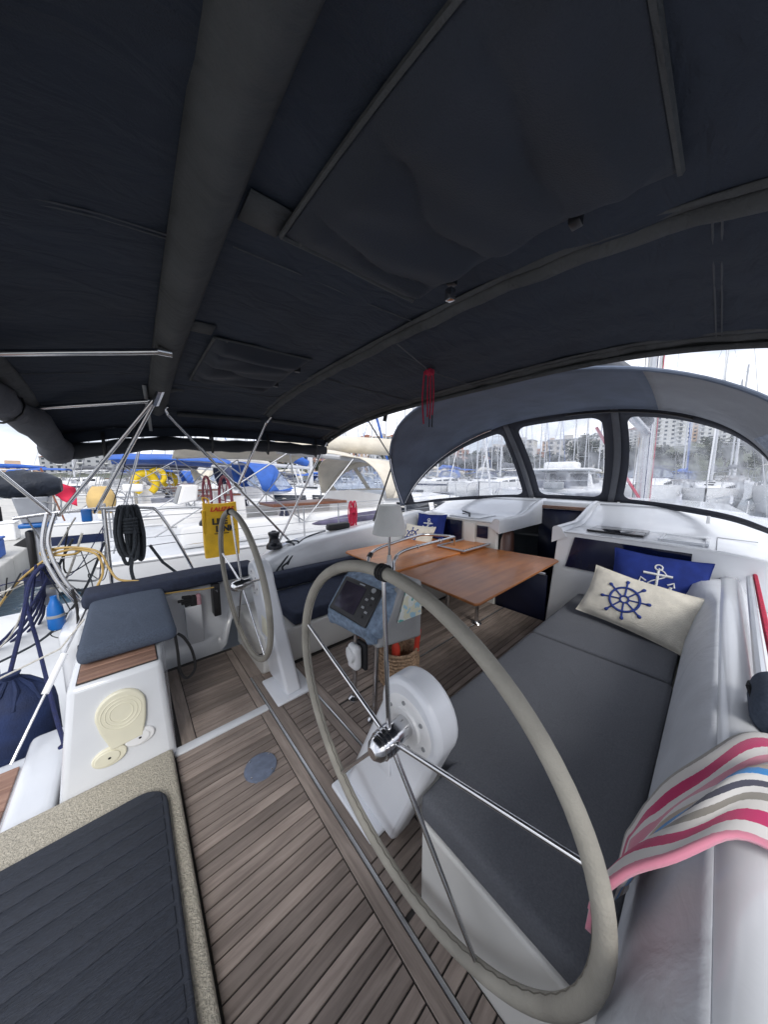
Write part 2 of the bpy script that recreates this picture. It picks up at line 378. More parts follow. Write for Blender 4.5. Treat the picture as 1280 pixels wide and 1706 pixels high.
# ---- cockpit floor with every plank
fl = MB().box(-.36, 3.6, -.4, 2.84, -.06, -.007).build('cockpit_floor', caulk, Y)
_pm = {}
def plank(x0, x1, y0, y1, m=teak, z=0., par=fl, name='plank', h=.0066):
    k = (round(x1 - x0, 3), round(y1 - y0, 3), m.name, h)
    if k not in _pm:
        a, b = (x1 - x0) / 2, (y1 - y0) / 2; c = .0016
        me = bpy.data.meshes.new('plank')
        me.from_pydata([(-a, -b, -h), (a, -b, -h), (a, b, -h), (-a, b, -h), (-a, -b, -c), (a, -b, -c), (a, b, -c), (-a, b, -c),
                        (-a + c, -b + c, 0), (a - c, -b + c, 0), (a - c, b - c, 0), (-a + c, b - c, 0)], [],
                       [(0, 1, 5, 4), (1, 2, 6, 5), (2, 3, 7, 6), (3, 0, 4, 7), (4, 5, 9, 8), (5, 6, 10, 9), (6, 7, 11, 10), (7, 4, 8, 11), (8, 9, 10, 11)])
        me.materials.append(m); _pm[k] = me
    o = bpy.data.objects.new(name, _pm[k]); COL.objects.link(o)
    o.location = ((x0 + x1) / 2, (y0 + y1) / 2, z + random.uniform(-.0006, .0006)); o.parent = par; o.matrix_parent_inverse = winv(par)
    return o
PW, PG = .044, .0055
def planks(x0, x1, y0, y1, split=None):
    y = y0
    while y + .012 < y1:
        e = min(y + PW, y1)
        if split:
            plank(x0, split, y, e); plank(split + PG, x1, y, e)
        else: plank(x0, x1, y, e)
        y = e + PG
planks(.205, .552, 1.935, 2.79)                       # port helm well
plank(.613, .70, 2.285, 2.83, teaky); plank(.13, .20, 1.935, 2.79, teaky); plank(.557, .608, 1.935, 2.79, teaky)
planks(.095, .552, -.2, 1.868)                        # centre well
plank(.557, .608, -.2, 1.868, teaky)
plank(.628, .69, .80, 2.28, teaky); planks(.695, .862, .80, 2.28); plank(.867, .912, .80, 2.28, teaky)
plank(.93, .985, .80, 2.22, teaky)
planks(.99, 3.3, .80, 1.594); planks(.99, 3.3, 1.606, 2.22)
planks(.628, .88, .605, .795); planks(.628, .695, -.2, .60)
MB().rbox(.611, .624, -.2, 2.28, -.008, .003, r=.002, n=1, div=1).build('metal_strip', alu, fl)
MB().rbox(.915, .926, .80, 2.24, -.008, .003, r=.002, n=1, div=1).build('metal_strip', alu, fl)
MB().rbox(1.6, 3.3, 1.5965, 1.6035, -.008, .002, r=.002, n=1, div=1).build('metal_strip', alu, fl)
MB().rbox(.09, .61, 1.872, 1.93, -.02, .006, r=.005, n=2, div=1).build('sill', gel, fl)
pl = MB().lathe([(.001, .010), (.070, .010), (.080, .007), (.084, -.004), (.05, -.006)], (.43, 1.50, 0), n=36).build('deck_plate', mat('blue grey plate', (.16, .19, .26), .45, .2, var=.2, scale=30), fl)
for a in range(4):
    MB().lathe([(.001, .013), (.004, .0125), (.005, .009)], (.43 + .07 * math.cos(a * 1.57 + .6), 1.50 + .07 * math.sin(a * 1.57 + .6), 0), n=8).build('screw', steel, fl)

# ---- benches
ba = MB().prism([(2.26, 0), (2.30, -.03), (2.95, -.03), (2.95, .33), (2.20, .33), (2.19, .30), (2.23, .02)], .70, 3.30, 'x').build('port_bench', gelw, Y, bevel=.015)
MB().box(.66, 3.26, 2.212, 2.222, .196, .200).build('groove', caulk, ba)
bs = MB().prism([(.78, -.03), (.78, .30), (.80, .33), (.02, .33), (.02, -.03)], .885, 3.30, 'x').prism([(.60, -.03), (.60, .33), (.02, .33), (.02, -.03)], .70, .8849, 'x').build('starboard_bench', gelw, Y, bevel=.015)
# ---- port coaming (inner face, top, outer fall to the side deck)
ctab = [(-.6, .60), (.62, .60), (1.0, .66), (1.22, .76), (1.5, .83), (2.5, .90), (3.3, 1.0), (3.6, 1.02)]
rows = []
for i in range(60):
    x = lerp(-.32, 3.5, i / 59); zt = interp(ctab, x); yi = lerp(2.84, 2.95, sm(.5, .75, x)); z0 = lerp(-.02, .30, sm(.55, .7, x))
    k = sm(.6, 1.2, x)
    hk = .07 * (1 - k); prof = [(yi, z0), (yi + .02 + hk, z0 + .08), (yi + .03 + hk, lerp(z0, zt, .5)), (yi + .06 + hk * .6, zt - .05), (yi + .075, zt - .015), (yi + .10, zt), (yi + .20, zt + .012), (yi + .33, zt), (3.34, zt - .02), (3.38, zt - .07), (3.42, .47), (3.46, .44), (3.9, .42), (3.95, .45), (3.98, .42), (3.99, -.5), (3.7, -1.4)]
    rows.append([(x, y_, z_) for (y_, z_) in prof])
MB().sheet(rows).build('port_coaming', gel, Y, solid=.006, ang=50)
# ---- starboard coaming
rows = []
for i in range(40):
    x = lerp(-.6, 3.32, i / 39)
    prof = [(.075, .28), (.06, .45), (-.045, .78), (-.06, .805), (-.085, .82), (-.125, .82), (-.15, .80), (-.175, .74), (-.26, .62), (-.62, .56), (-.98, .52), (-1.0, -.5), (-.75, -1.4)]
    rows.append([(x, y_, z_) for (y_, z_) in prof])
MB().sheet(rows).build('starboard_coaming', gel, Y, solid=.006, ang=50)
# ---- side decks, hull forward, foredeck
def half_beam(x): return interp([(-.8, 2.35), (1, 2.48), (4, 2.5), (7, 2.25), (9.5, 1.65), (11.5, .95), (12.9, .12)], x)
rows = []
for i in range(50):
    x = lerp(4.9, 12.9, i / 49); b = half_beam(x)
    rows.append([(x, 1.5 + s_ * b, z_) for (s_, z_) in [(-.9, -1.4), (-1, .50), (-.985, .56), (-.9, .55), (-.4, .6), (0, .62), (.4, .6), (.9, .55), (.985, .56), (1, .50), (.9, -1.4)]])
MB().sheet(rows).build('foredeck', nonskid, Y, solid=.006, ang=45)
for s_ in (1, -1):
    rows = []
    for i in range(12):
        x = lerp(3.3, 4.95, i / 11); b = half_beam(x)
        rows.append([(x, 1.5 + s_ * q, z_) for (q, z_) in [(b * .9, -1.4), (b, .50), (b * .985, .56), (b * .9, .55), (1.86, .58), (1.80, .92)]])
    MB().sheet(rows).build('side_deck', nonskid, Y, solid=.006, ang=45)
ZD = lambda x: 1.0 + .215 * sm(3.85, 4.75, x) - .35 * sm(6.0, 9.6, x) - .28 * sm(9.2, 10.3, x)
def top_row(x, ya, yb, n=14):
    hb = half_beam(x) - .62; r_ = []
    for j in range(n):
        y_ = lerp(ya, yb, j / (n - 1)); d = abs(y_ - 1.5) / hb
        r_.append((x, y_, ZD(x) - .12 * max(0, d - .55) ** 2 * 2))
    return r_
for (ya, yb, nm) in ((-.46, 1.09, 'starboard_cabin_top'), (1.73, 3.30, 'port_cabin_top')):
    rows = [top_row(lerp(3.3, 4.62, i / 15), ya, yb) for i in range(16)]
    o = MB().sheet(rows).build(nm, gel, Y, solid=.012, ang=50)
rows = []
for i in range(40):
    x = lerp(4.62, 10.4, i / 39); hb = half_beam(x) - .62; r_ = top_row(x, 1.5 - hb * .93, 1.5 + hb * .93, 17)
    rows.append([(x, 1.5 - hb - .08, .5), (x, 1.5 - hb, ZD(x) - .14)] + r_ + [(x, 1.5 + hb, ZD(x) - .14), (x, 1.5 + hb + .08, .5)])
MB().sheet(rows).build('coachroof', gel, Y, solid=.012, ang=50)
hw = MB()
for i in range(5):
    pass
# foredeck hatches
for (x0, x1, y0, y1) in ((6.2, 6.8, 1.15, 1.75), (7.6, 8.1, 1.2, 1.75)):
    h = MB().rbox(x0, x1, y0, y1, ZD((x0 + x1) / 2) + .0, ZD((x0 + x1) / 2) + .06, r=.03).build('deck_hatch', navyp, Y)
for k, y_ in enumerate((-.1, .35, 2.6, 3.0)):
    MB().tube([(5.6, y_, ZD(5.6) + .02), (5.75, y_, ZD(5.7) + .10), (7.8, lerp(y_, 1.5, .15), ZD(7.8) + .10), (7.95, lerp(y_, 1.5, .15), ZD(8) + .01)], .014, 6).build('grab_rail', steel, Y)
# ---- bulkhead either side of the companionway
bh = MB().prism([(1.13, -.05), (1.06, 1.01), (-.05, 1.0), (-.46, .95), (-.46, -.05)], 3.30, 3.36, 'x').build('bulkhead', gel, Y, bevel=.012)
MB().prism([(.97, .655), (.905, .965), (.10, .955), (.10, .655)], 3.286, 3.296, 'x').build('window', navyp, bh, bevel=.004)
bp_ = MB().prism([(1.72, -.05), (1.72, 1.01), (2.8, 1.01), (3.3, .97), (3.3, -.05)], 3.30, 3.36, 'x').build('bulkhead', gelw, Y, bevel=.012)
MB().prism([(2.20, .70), (2.20, .985), (2.54, .985), (2.74, .70)], 3.286, 3.296, 'x').build('window', navyp, bp_, bevel=.004)
MB().prism([(1.83, .80), (1.83, .95), (1.98, .95), (1.98, .80)], 3.288, 3.296, 'x').build('instrument_panel', navyp, bp_, bevel=.003)
MB().rbox(3.27, 3.298, 2.0, 2.16, .66, .98, r=.01, n=2, div=1).build('locker_door', gelw, bp_)
# ---- companionway
cw = MB()
cw.add([(3.36, 1.10, -.3), (4.55, 1.10, -.3), (4.55, 1.10, 1.0), (3.36, 1.06, 1.0)], [(0, 1, 2, 3)])
cw.add([(4.55, 1.10, -.3), (4.55, 1.72, -.3), (4.55, 1.72, 1.10), (4.55, 1.10, 1.10)], [(0, 1, 2, 3)])
cw.add([(3.36, 1.10, -.3), (4.55, 1.10, -.3), (4.55, 1.72, -.3), (3.36, 1.72, -.3)], [(0, 1, 2, 3)])
cwo = cw.build('companionway', navyi, Y, solid=.004)
MB().add([(3.36, 1.715, -.3), (4.55, 1.715, -.3), (4.55, 1.715, .3), (3.80, 1.715, .3), (3.72, 1.715, .96), (3.55, 1.715, .96), (3.40, 1.715, .80), (3.36, 1.715, .4)], [(0, 1, 2, 3, 4, 5, 6, 7)]).build('wood_lining', woodb, cwo, solid=.004)
MB().rbox(3.32, 3.35, 1.14, 1.71, -.02, .50, r=.006, n=1, div=1).build('washboard', navyi, cwo)
MB().rbox(3.315, 3.345, 1.16, 1.70, .50, .525, r=.005, n=1, div=1).build('washboard_trim', alu, cwo)
for y_ in (1.075, 1.72):
    rows = []
    for i in range(22):
        x = lerp(3.288, 4.70, i / 21); zt = ZD(x) + .055 - .03 * sm(4.0, 4.7, x); s_ = -1 if y_ < 1.4 else 1
        rows.append([(x, y_ - s_ * .035, .88), (x, y_ - s_ * .035, zt - .02), (x, y_ - s_ * .022, zt - .004), (x, y_, zt), (x, y_ + s_ * .03, zt - .003), (x, y_ + s_ * .05, zt - .018), (x, y_ + s_ * .07, zt - .06), (x, y_ + s_ * .10, zt - .10)])
    b = MB().sheet(rows); b.add(rows[0], [tuple(range(8))]); b.build('hatch_rail', gel, Y, ang=60)
MB().rbox(4.56, 5.1, 1.0, 1.80, 1.02, 1.215, r=.03, n=3, div=1).build('hatch_garage', gel, Y)
MB().rbox(4.535, 4.565, 1.04, 1.76, 1.105, 1.15, r=.008, n=2, div=1).build('hatch_trim', teakn, Y)
# details on the starboard cabin top
rpanel = mat('glossy dark panel', (.012, .012, .016), .06, var=.2, scale=3)
MB().rbox(3.48, 3.86, .42, .86, 1.008, 1.028, r=.008, n=2, div=1).build('dark_hatch', rpanel, Y)
t_ = MB()
t_.rbox(3.46, 3.86, .02, .045, .995, 1.02, r=.008, n=2, div=1).rbox(3.46, 3.86, .30, .325, .995, 1.02, r=.008, n=2, div=1)
t_.rbox(3.46, 3.485, .046, .299, .995, 1.02, r=.008, n=2, div=1).rbox(3.835, 3.86, .046, .299, .995, 1.02, r=.008, n=2, div=1)
t_.build('tray_rim', gel, Y)
for (x0, x1, y0, y1) in ((3.32, 3.33, .1, .9),):
    pass
MB().lathe([(.001, .012), (.018, .010), (.022, 0)], (4.02, 1.0, 1.0), n=14).build('rope_eye', blackp, Y)
MB().lathe([(.001, .03), (.02, .025), (.03, 0)], (3.7, 2.45, 1.0), n=14).build('rope_eye', blackp, Y)
MB().rbox(3.42, 3.9, 2.05, 2.5, 1.006, 1.02, r=.006, n=2, div=1).build('cabin_hatch', gel, Y)
MB().tube([(3.46, 2.2, 1.03), (3.7, 2.35, 1.035), (3.9, 2.6, 1.03)], .012, 6).build('hatch_cord', darkrope, Y)
for (a, b) in (((3.33, -.02, 1.004), (4.0, -.02, 1.008)), ((4.0, -.02, 1.008), (4.0, -.25, 1.0)), ((4.05, 1.0, 1.012), (4.05, .0, 1.012))):
    MB().tube([a, b], .003, 4).build('deck_seam', grey, Y)

# ---- stern: helm seat side, step and swim platform
st = MB().rbox(-.75, .085, -.3, 1.893, -.05, .055, r=.02, n=3).build('stern_step', beige, Y)
matm = mat('dark ribbed mat', (.022, .027, .04), .7, var=.3, scale=40, stretch=(1, 6, 1), bump=.5, bscale=60)
fm = MB().prism(rrect(-.75, .035, .25, 1.66, .11, 8), .057, .082, 'z').build('foot_mat', matm, st, bevel=.008)
for k in range(18): MB().rbox(-.70, .015, .36 + k * .07, .415 + k * .07, .080, .086, r=.003, n=1, div=1).build('mat_rib', matm, fm)
hs = MB().hexa([(-.36, 1.885, -.05), (.105, 1.885, -.05), (.135, 2.84, -.05), (-.36, 2.84, -.05), (-.285, 1.93, .56), (.075, 1.93, .56), (.13, 2.84, .56), (-.285, 2.84, .56)]).build('helm_seat_base', gel, Y, bevel=.03)
y_ = 1.955
while y_ < 2.83:
    plank(-.25, .055, y_, min(y_ + .052, 2.83), teakn, .570, hs, h=.012); y_ += .057
MB().box(-.255, .06, 1.945, 2.83, .5595, .562).build('seat_bed', caulk, hs)
# hatches on the inboard face (face plane leans: y = 1.885 + .045 * z / .61)
def face(x, z, d=0): return (x, 1.885 + .045 * (z + .05) / .61 - d, z)
def face_plate(name, poly, d, m, par, bev=.006):
    b = MB(); n = len(poly); b.add([face(x, z, -.004) for x, z in poly] + [face(x, z, d) for x, z in poly], [tuple(range(n)), tuple(range(n, 2 * n))] + [(i, (i + 1) % n, n + (i + 1) % n, n + i) for i in range(n)])
    return b.build(name, m, par, bevel=bev)
hp = []
for k in range(17):
    a = R(-5 + 190 * k / 16); hp.append((-.105 + .098 * math.cos(a), .375 + .105 * math.sin(a)))
hp += [(-.19, .30), (-.155, .195), (-.03, .205), (-.012, .30)]
hh = face_plate('shower_hatch', hp, .020, creamp, hs, .009)
for rr in (.045, .062, .078):
    MB().tube([face(-.105 + rr * math.cos(k / 28 * 6.283), .37 + rr * math.sin(k / 28 * 6.283), .020) for k in range(28)], .0022, 6, closed=True).build('embossed_ring', creamp, hh)
def ov(cx, cz, a, b, n=26): return [(cx + a * math.cos(k / n * 6.283), cz + b * math.sin(k / n * 6.283)) for k in range(n)]
o1 = face_plate('socket_cover', ov(-.165, .165, .066, .046), .014, creamp, hs, .006)
o2 = face_plate('socket_cover', ov(-.045, .20, .062, .044), .014, whitep, hs, .006)
for (o_, cx, cz, m_) in ((o1, -.165, .165, creamp), (o2, -.045, .20, whitep)):
    face_plate('cap', ov(cx - .008, cz, .048, .034), .019, m_, o_, .003)
    face_plate('keyhole', ov(cx, cz, .006, .005, 10), .021, rubber, o_, .0)
# swim platform
sp = MB().rbox(-1.3, -.43, .9, 2.62, -.42, -.10, r=.06, n=4).build('swim_platform', gel, Y)
for k in range(10): plank(-1.25, -.58, 1.0 + k * .15, 1.145 + k * .15, teakn, -.085, sp, h=.016)
MB().rbox(-.56, -.37, 1.9, 2.66, -.5, -.03, r=.04, n=3).build('stern_wall', gel, Y)
MB().rbox(-.43, -.28, 2.86, 3.4, -.9, .50, r=.05, n=3).build('stern_quarter', gel, Y)
rows = []
for i in range(8):
    x = lerp(-.9, 3.35, i / 7); b = half_beam(x)
    rows.append([(x, 1.5 + s_ * b, z_) for (s_, z_) in [(-.995, .40), (-.96, -.6), (-.8, -1.4), (.8, -1.4), (.96, -.6), (.995, .40)]])
MB().sheet(rows).build('hull', gel, Y, solid=.02)
MB().lathe([(.001, .05), (.012, .05), (.03, .02), (.035, 0)], (-.28, 3.2, .6), n=12).build('deck_cleat', steel, Y)
# helm wall fittings
pk = MB().hexa([(.30, 2.86, .13), (.415, 2.86, .13), (.415, 2.96, .13), (.30, 2.96, .13), (.29, 2.84, .47), (.41, 2.84, .47), (.41, 2.97, .47), (.29, 2.97, .47)]).build('wall_pocket', gel, Y, bevel=.008)
ec = MB().rbox(.50, .555, 2.83, 2.94, .33, .62, r=.008, n=2, div=1).build('engine_panel', blackp, Y)
MB().tube([(.53, 2.83, .55), (.52, 2.79, .57), (.51, 2.77, .60)], .008, 6).build('throttle_lever', steel, ec)
# mast of the own yacht
mx_, my_ = 8.6, 1.15
ms = MB().tube([(mx_, my_, .9), (mx_, my_, 17)], .11, 14).build('mast', alu, Y)
MB().tube([(mx_ - .15, my_, 2.5), (4.9, 1.3, 2.95)], .075, 10).build('boom', alu, ms)
MB().tube([(mx_ - .2, my_, 2.72), (mx_ - 2, my_ + .1, 3.12), (4.9, 1.3, 3.2)], [.12, .26, .13], 10).build('sail_cover', canvas3, ms)
for k in range(7):
    a = k / 7 * 6.28
    MB().tube([(mx_ + .16 * math.cos(a), my_ + .16 * math.sin(a), .9), (mx_ + .13 * math.cos(a), my_ + .13 * math.sin(a), 9)], .009, 5).build('halyard', (redrope, bluerope, whiterope, whiterope, bluerope, redrope, whiterope)[k], ms)
for (p, m_) in (((7.6, 1.75, ZD(7.6)), redrope), ((7.4, 1.6, ZD(7.4)), redrope)):
    MB().tube([(mx_ - .05, my_, 1.05), ((p[0] + mx_) / 2 - .3, my_ + .28, 1.75), (7.6, my_ + .7, 2.6)], .03 if p[0] > 7.5 else .016, 6).build('vang_tackle', m_, ms)
for sy in (-.65, 3.5):
    MB().tube([(9.0, sy, .6), (mx_, my_ + (sy - 1.5) * .25, 9.5)], .006, 5).build('shroud', steel, ms)
for sy in (1.0, 1.35):
    MB().tube([(12.5, 1.5, .7), (mx_ + .1, my_, 15)], .03 if sy < 1.2 else .01, 5).build('forestay', whiterope, ms)
# stanchions and lifelines of the own yacht, port side
for x in (1.9, 4.0, 6.2, 8.4, 10.3):
    b = half_beam(x) - .06
    MB().tube([(x, 1.5 + b, .45), (x, 1.5 + b, 1.12)], .011, 8).build('stanchion', steel, Y)
    if x > 3: MB().tube([(x, 1.5 - b, .45), (x, 1.5 - b, 1.12)], .011, 8).build('stanchion', steel, Y)
for zz in (.80, 1.10):
    MB().tube([(x, 1.5 + half_beam(x) - .06, zz) for x in (.45, 1.9, 4.0, 6.2, 8.4, 10.3, 12)], .004, 5).build('lifeline', steel, Y)
    MB().tube([(x, 1.5 - half_beam(x) + .06, zz) for x in (3.4, 6.2, 8.4, 10.3, 12)], .004, 5).build('lifeline', steel, Y)

# ================================================================== BIMINI
BC, BH = 1.20, 1.88
def bz(x, y):
    zc = interp([(-.9, 1.88), (-.385, 2.04), (.0, 2.13), (.18, 2.155), (.5, 2.185), (1.0, 2.20), (1.5, 2.20), (1.92, 2.185)], x)
    d = abs(y - BC) / 1.87
    sag = -.012 * (math.sin(math.pi * max(0, min(1, (x - .18) / .82))) + math.sin(math.pi * max(0, min(1, (x - 1.0) / .9)))) * (1 - min(1, d) ** 2)
    return zc - (.20 if y > BC else .40) * d ** 3.4 + sag
def fx(y): return 1.90 - .07 * (abs(y - BC) / 1.8) ** 2
B = thing('bimini_top', (.8, BC, 1.9), 'dark canvas sun roof stretched on steel bows over the cockpit', 'bimini')
rows = []
for i in range(49):
    r_ = []
    for j in range(57):
        y_ = lerp(BC - BH, BC + BH, j / 56); x_ = lerp(-.40, fx(y_), i / 48)
        wr = .004 * math.sin(9 * x_ + 5 * y_ + 2 * math.sin(3 * y_)) + .003 * math.sin(23 * y_ - 7 * x_) + .003 * math.sin(31 * x_ + 3 * y_)
        r_.append((x_, y_, bz(x_, y_) + wr))
    rows.append(r_)
cv = MB().sheet(rows).build('canopy', canvas, B, solid=.008, ang=80)
def strip(x0f, w, dz, m, name, y0=BC - BH, y1=BC + BH, bulge=.01, n=60):
    rows = []
    for j in range(n + 1):
        y_ = lerp(y0, y1, j / n); r_ = []
        for k in range(9):
            t = k / 8; x_ = x0f(y_) + (t - .5) * w
            wob = .0035 * math.sin(31 * y_ + 2 * t) + .003 * math.sin(13 * y_ + 5 * t)
            r_.append((x_, y_, bz(x_, y_) - dz - bulge * math.sin(math.pi * t) - wob * math.sin(math.pi * t)))
        rows.append(r_)
    return MB().sheet(rows).build(name, m, B, solid=.004, ang=70)
sA = strip(lambda y: .19 + .02 * (y - 1.4), .115, .006, canvas2, 'bow_pocket', -.45, 2.77, .045)
sB = strip(lambda y: 1.0, .055, .006, canvas2, 'bow_pocket', -.5, 2.70, .022)
strip(lambda y: .955, .03, .005, canvas2, 'hem', -.5, 2.70, .004)
strip(lambda y: fx(y) - .03, .06, .006, canvas2, 'front_hem', bulge=.012)
strip(lambda y: fx(y) - .085, .035, .005, canvas2, 'hem', bulge=.003)
strip(lambda y: -.37, .075, .006, canvas2, 'aft_hem', -.5, 3.02, .02)
rows = []
for j in range(61):
    y_ = lerp(BC - BH, BC + BH, j / 60); z_ = bz(fx(y_), y_); rows.append([(fx(y_) + .002, y_, z_ + .004), (fx(y_) + .014, y_, z_ - .02), (fx(y_) + .006, y_, z_ - .042), (fx(y_) - .016, y_, z_ - .048), (fx(y_) - .03, y_, z_ - .03)])
MB().sheet(rows).build('front_edge_roll', canvas2, B, solid=.004, ang=70)
# stitched panel seams
seam_m = mat('seam thread', (.075, .078, .085), .8, var=.2, scale=80)
for (ya, xa, xb) in ((.95, -.38, .13), (.965, -.38, .13), (2.18, -.38, .13), (.05, 1.04, 1.82), (.065, 1.04, 1.82), (1.75, 1.04, 1.82), (1.765, 1.04, 1.82), (.9, .26, .95), (2.3, .26, .95)):
    MB().tube([(lerp(xa, xb, k / 24), ya, bz(lerp(xa, xb, k / 24), ya) - .0045 - .003) for k in range(25)], .0022, 4).build('seam', seam_m, B)
for dx in (-.052, .052):
    MB().tube([(.19 + .02 * (lerp(-.45, 2.77, k / 60) - 1.4) + dx, lerp(-.45, 2.77, k / 60), bz(.19 + dx, lerp(-.45, 2.77, k / 60)) - .013) for k in range(61)], .0022, 4).build('seam', seam_m, B)
# patches beside the bow pockets
for (x, y_) in ((.28, 1.45), (.29, 2.42), (.29, .75)):
    MB().sheet([[(x + a, y_ + b, bz(x + a, y_ + b) - .007) for b in (-.05, 0, .05)] for a in (-.045, 0, .045)]).build('patch', canvas2, B, solid=.003)
# valance at the port and starboard edge
for s_ in (1, -1):
    rows = []
    for i in range(40):
        x_ = lerp(-.39, 1.83, i / 39); y_ = BC + s_ * BH; z_ = bz(x_, y_)
        rows.append([(x_, y_, z_ + .002), (x_, y_ + s_ * .012, z_ - .03), (x_, y_ + s_ * .010, z_ - .075)])
    MB().sheet(rows).build('valance', canvas, B, solid=.005)
# rolled side curtain on the port edge, with straps
cur = []
for i in range(30):
    x_ = lerp(-.32, 1.80, i / 29); cur.append((x_, BC + BH + .03, bz(x_, BC + BH) - .122 - .008 * math.sin(i * .55) - .02 * math.sin(math.pi * i / 29)))
MB().tube(cur, [.055 + .006 * math.sin(i * 1.7) for i in range(30)], 14).build('rolled_curtain', curtain, B)
for x_ in (-.1, .62, 1.12, 1.66):
    z_ = bz(x_, BC + BH)
    MB().tube([(x_, BC + BH, z_ - .02), (x_, BC + BH - .03, z_ - .12), (x_, BC + BH + .0, z_ - .21), (x_, BC + BH + .09, z_ - .17), (x_, BC + BH + .05, z_ - .03)], .011, 6).build('strap', blackp, B)
# rolled flap along the aft edge
cur = []
for i in range(46):
    y_ = lerp(-.4, BC + BH + .05, i / 45); cur.append((-.47 + .13 * sm(2.2, 3.13, y_), y_, bz(-.40, y_) - .06 - .03 * sm(2.6, 3.13, y_) - .010 * math.sin(i * .9)))
MB().tube(cur, [.078 + .010 * math.sin(i * 1.3) + .006 * math.sin(i * 2.9) for i in range(46)], 14).build('rolled_aft_flap', canvas3, B)
for y_ in (2.0, 2.45):
    z_ = bz(-.4, y_) - .06
    MB().tube([(-.47 + .102 * math.cos(a / 14 * 6.283), y_ + .012 * math.sin(a * .9), z_ + .102 * math.sin(a / 14 * 6.283)) for a in range(14)], .006, 5, closed=True).build('flap_cord', blackp, B)
# mesh vent flaps let into the canopy
def vent(x0, x1, y0, y1, name='vent_flap'):
    rows = []
    for i in range(41):
        r_ = []
        for j in range(61):
            u, v = i / 40, j / 60; x_, y_ = lerp(x0, x1, u), lerp(y0, y1, v)
            e = min(1, 9 * min(u, 1 - u)) * min(1, 9 * min(v, 1 - v))
            wv = .029 * (abs(math.sin(v * 11.5 + .5 * math.sin(u * 2.6 + 4 * v) + .25 * math.sin(9 * u))) ** .6) + .005 * math.sin(v * 31 + u * 7) - .014
            r_.append((x_, y_, bz(x_, y_) - .010 - e * (.030 + wv)))
        rows.append(r_)
    f_ = MB().sheet(rows).build(name, mat('vent canvas', (.023, .028, .040), .8, var=.2, scale=6, bump=.3, bscale=300), B, solid=.003, ang=80)
    for (xa, ya, xb, yb) in ((x0, y0, x0, y1), (x0 + .05, y0, x0 + .05, y1), (x0, y0, x1, y0), (x0, y1, x1, y1)):
        pts = [(lerp(xa, xb, k / 10), lerp(ya, yb, k / 10), bz(lerp(xa, xb, k / 10), lerp(ya, yb, k / 10)) - .014) for k in range(11)]
        MB().tube(pts, .006, 5).build('zip', canvas2, f_)
    for v in (.25, .75):
        y_ = lerp(y0, y1, v); MB().rbox(x1 - .02, x1 + .01, y_ - .012, y_ + .012, bz(x1, y_) - .035, bz(x1, y_) - .008, r=.003, n=1, div=1).build('buckle', blackp, f_)
    return f_
vent(.34, .80, 1.50, 2.16); vent(.34, .82, .10, .78)
MB().rbox(.80, .825, .60, .625, 2.10, 2.135, r=.004, n=1, div=1).build('buckle', steel, B)
# fore and aft spreader tubes
for y_ in (1.72, 2.52):
    MB().tube([(.17, y_ - .06, bz(.17, y_) - .055), (-.40, y_ + .12, bz(-.38, y_) - .045)], .013, 10).build('spreader_tube', steel, B)
    MB().tube([(.15, y_ - .06, bz(.17, y_) - .055), (.20, y_ - .065, bz(.17, y_) - .055)], .02, 10).build('tube_clamp', steel, B)
for (x0, x1, y_) in ((.34, .96, 2.80), (1.06, 1.78, 2.78)):
    MB().tube([(x0, y_, bz(x0, y_) - .02), (x1, y_, bz(x1, y_) - .02)], .016, 8).build('spreader_tube', canvas2, B)
# steel bows inside the pockets and their legs down to the coaming
hinge = Vector((1.30, 3.19, .84))
def bow(x, ye, zoff, foot, name='bow_leg', r=.0125):
    top = Vector((x, ye, bz(x, ye) - zoff)); f = Vector(foot)
    mid = top.lerp(f, .12) + Vector((0, .03, 0))
    MB().tube(arc([top + Vector((0, -.10, .03)), top, mid, f], 6), r, 10).build(name, steel, B)
    return top, f
la = bow(.27, 2.74, .035, (1.36, 3.20, .83))
bow(fx(3) - .02, 3.05, .03, (1.20, 3.20, .76))
pj = la[0].lerp(la[1], .47)
bow(1.02, 2.78, .03, pj)
MB().tube([pj + Vector((-.03, 0, .03)), pj + Vector((.03, 0, -.03))], .02, 8).build('leg_joint', steel, B)
for f in ((-.40, 3.30, 1.26), (-.20, 3.30, 1.27)):
    MB().tube([(.20, 2.36, bz(.2, 2.36) - .05), f], .0125, 10).build('strut', steel, B)
MB().tube([(.21, 2.33, bz(.2, 2.33) - .03), (.18, 2.42, bz(.2, 2.4) - .10)], .022, 8).build('strut_clamp', steel, B)
MB().tube([(-.9, 3.1, 2.0), (-.42, 3.30, 1.25)], .0125, 10).build('strut', steel, B)
MB().tube([(.12, 2.5, bz(.12, 2.5) - .05), (-.02, 3.05, 1.55), (-.1, 3.3, 1.3)], .003, 5).build('stay_cord', darkrope, B)
MB().sheet([[(.12 + .02 * k, 2.35 + .0, bz(.15, 2.35) - .012), (.15 + .02 * k, 2.7, bz(.17, 2.7) - .05), (.17 + .02 * k, 2.95, bz(.19, 2.95) - .09)] for k in (0, 1)]).build('webbing_strap', grey, B, solid=.002)
# straps between the sun roof and the sprayhood
MB().tube([(1.87, 2.38, bz(1.87, 2.38) - .03), (3.06, 3.22, 1.72)], .008, 6).build('tie_strap', blackp, B)
MB().tube([(1.88, 2.12, bz(1.87, 2.12) - .03), (1.89, 2.15, bz(1.87, 2.12) - .09)], .02, 6).build('tie_buckle', blackp, B)
# tie cord under the canopy
MB().tube([(1.0, 1.05, bz(1, 1.05) - .035), (1.4, 1.19, bz(1.4, 1.19) - .02), (1.80, 1.15, bz(1.8, 1.15) - .03)], .0025, 5).build('tie_cord', blackp, B)

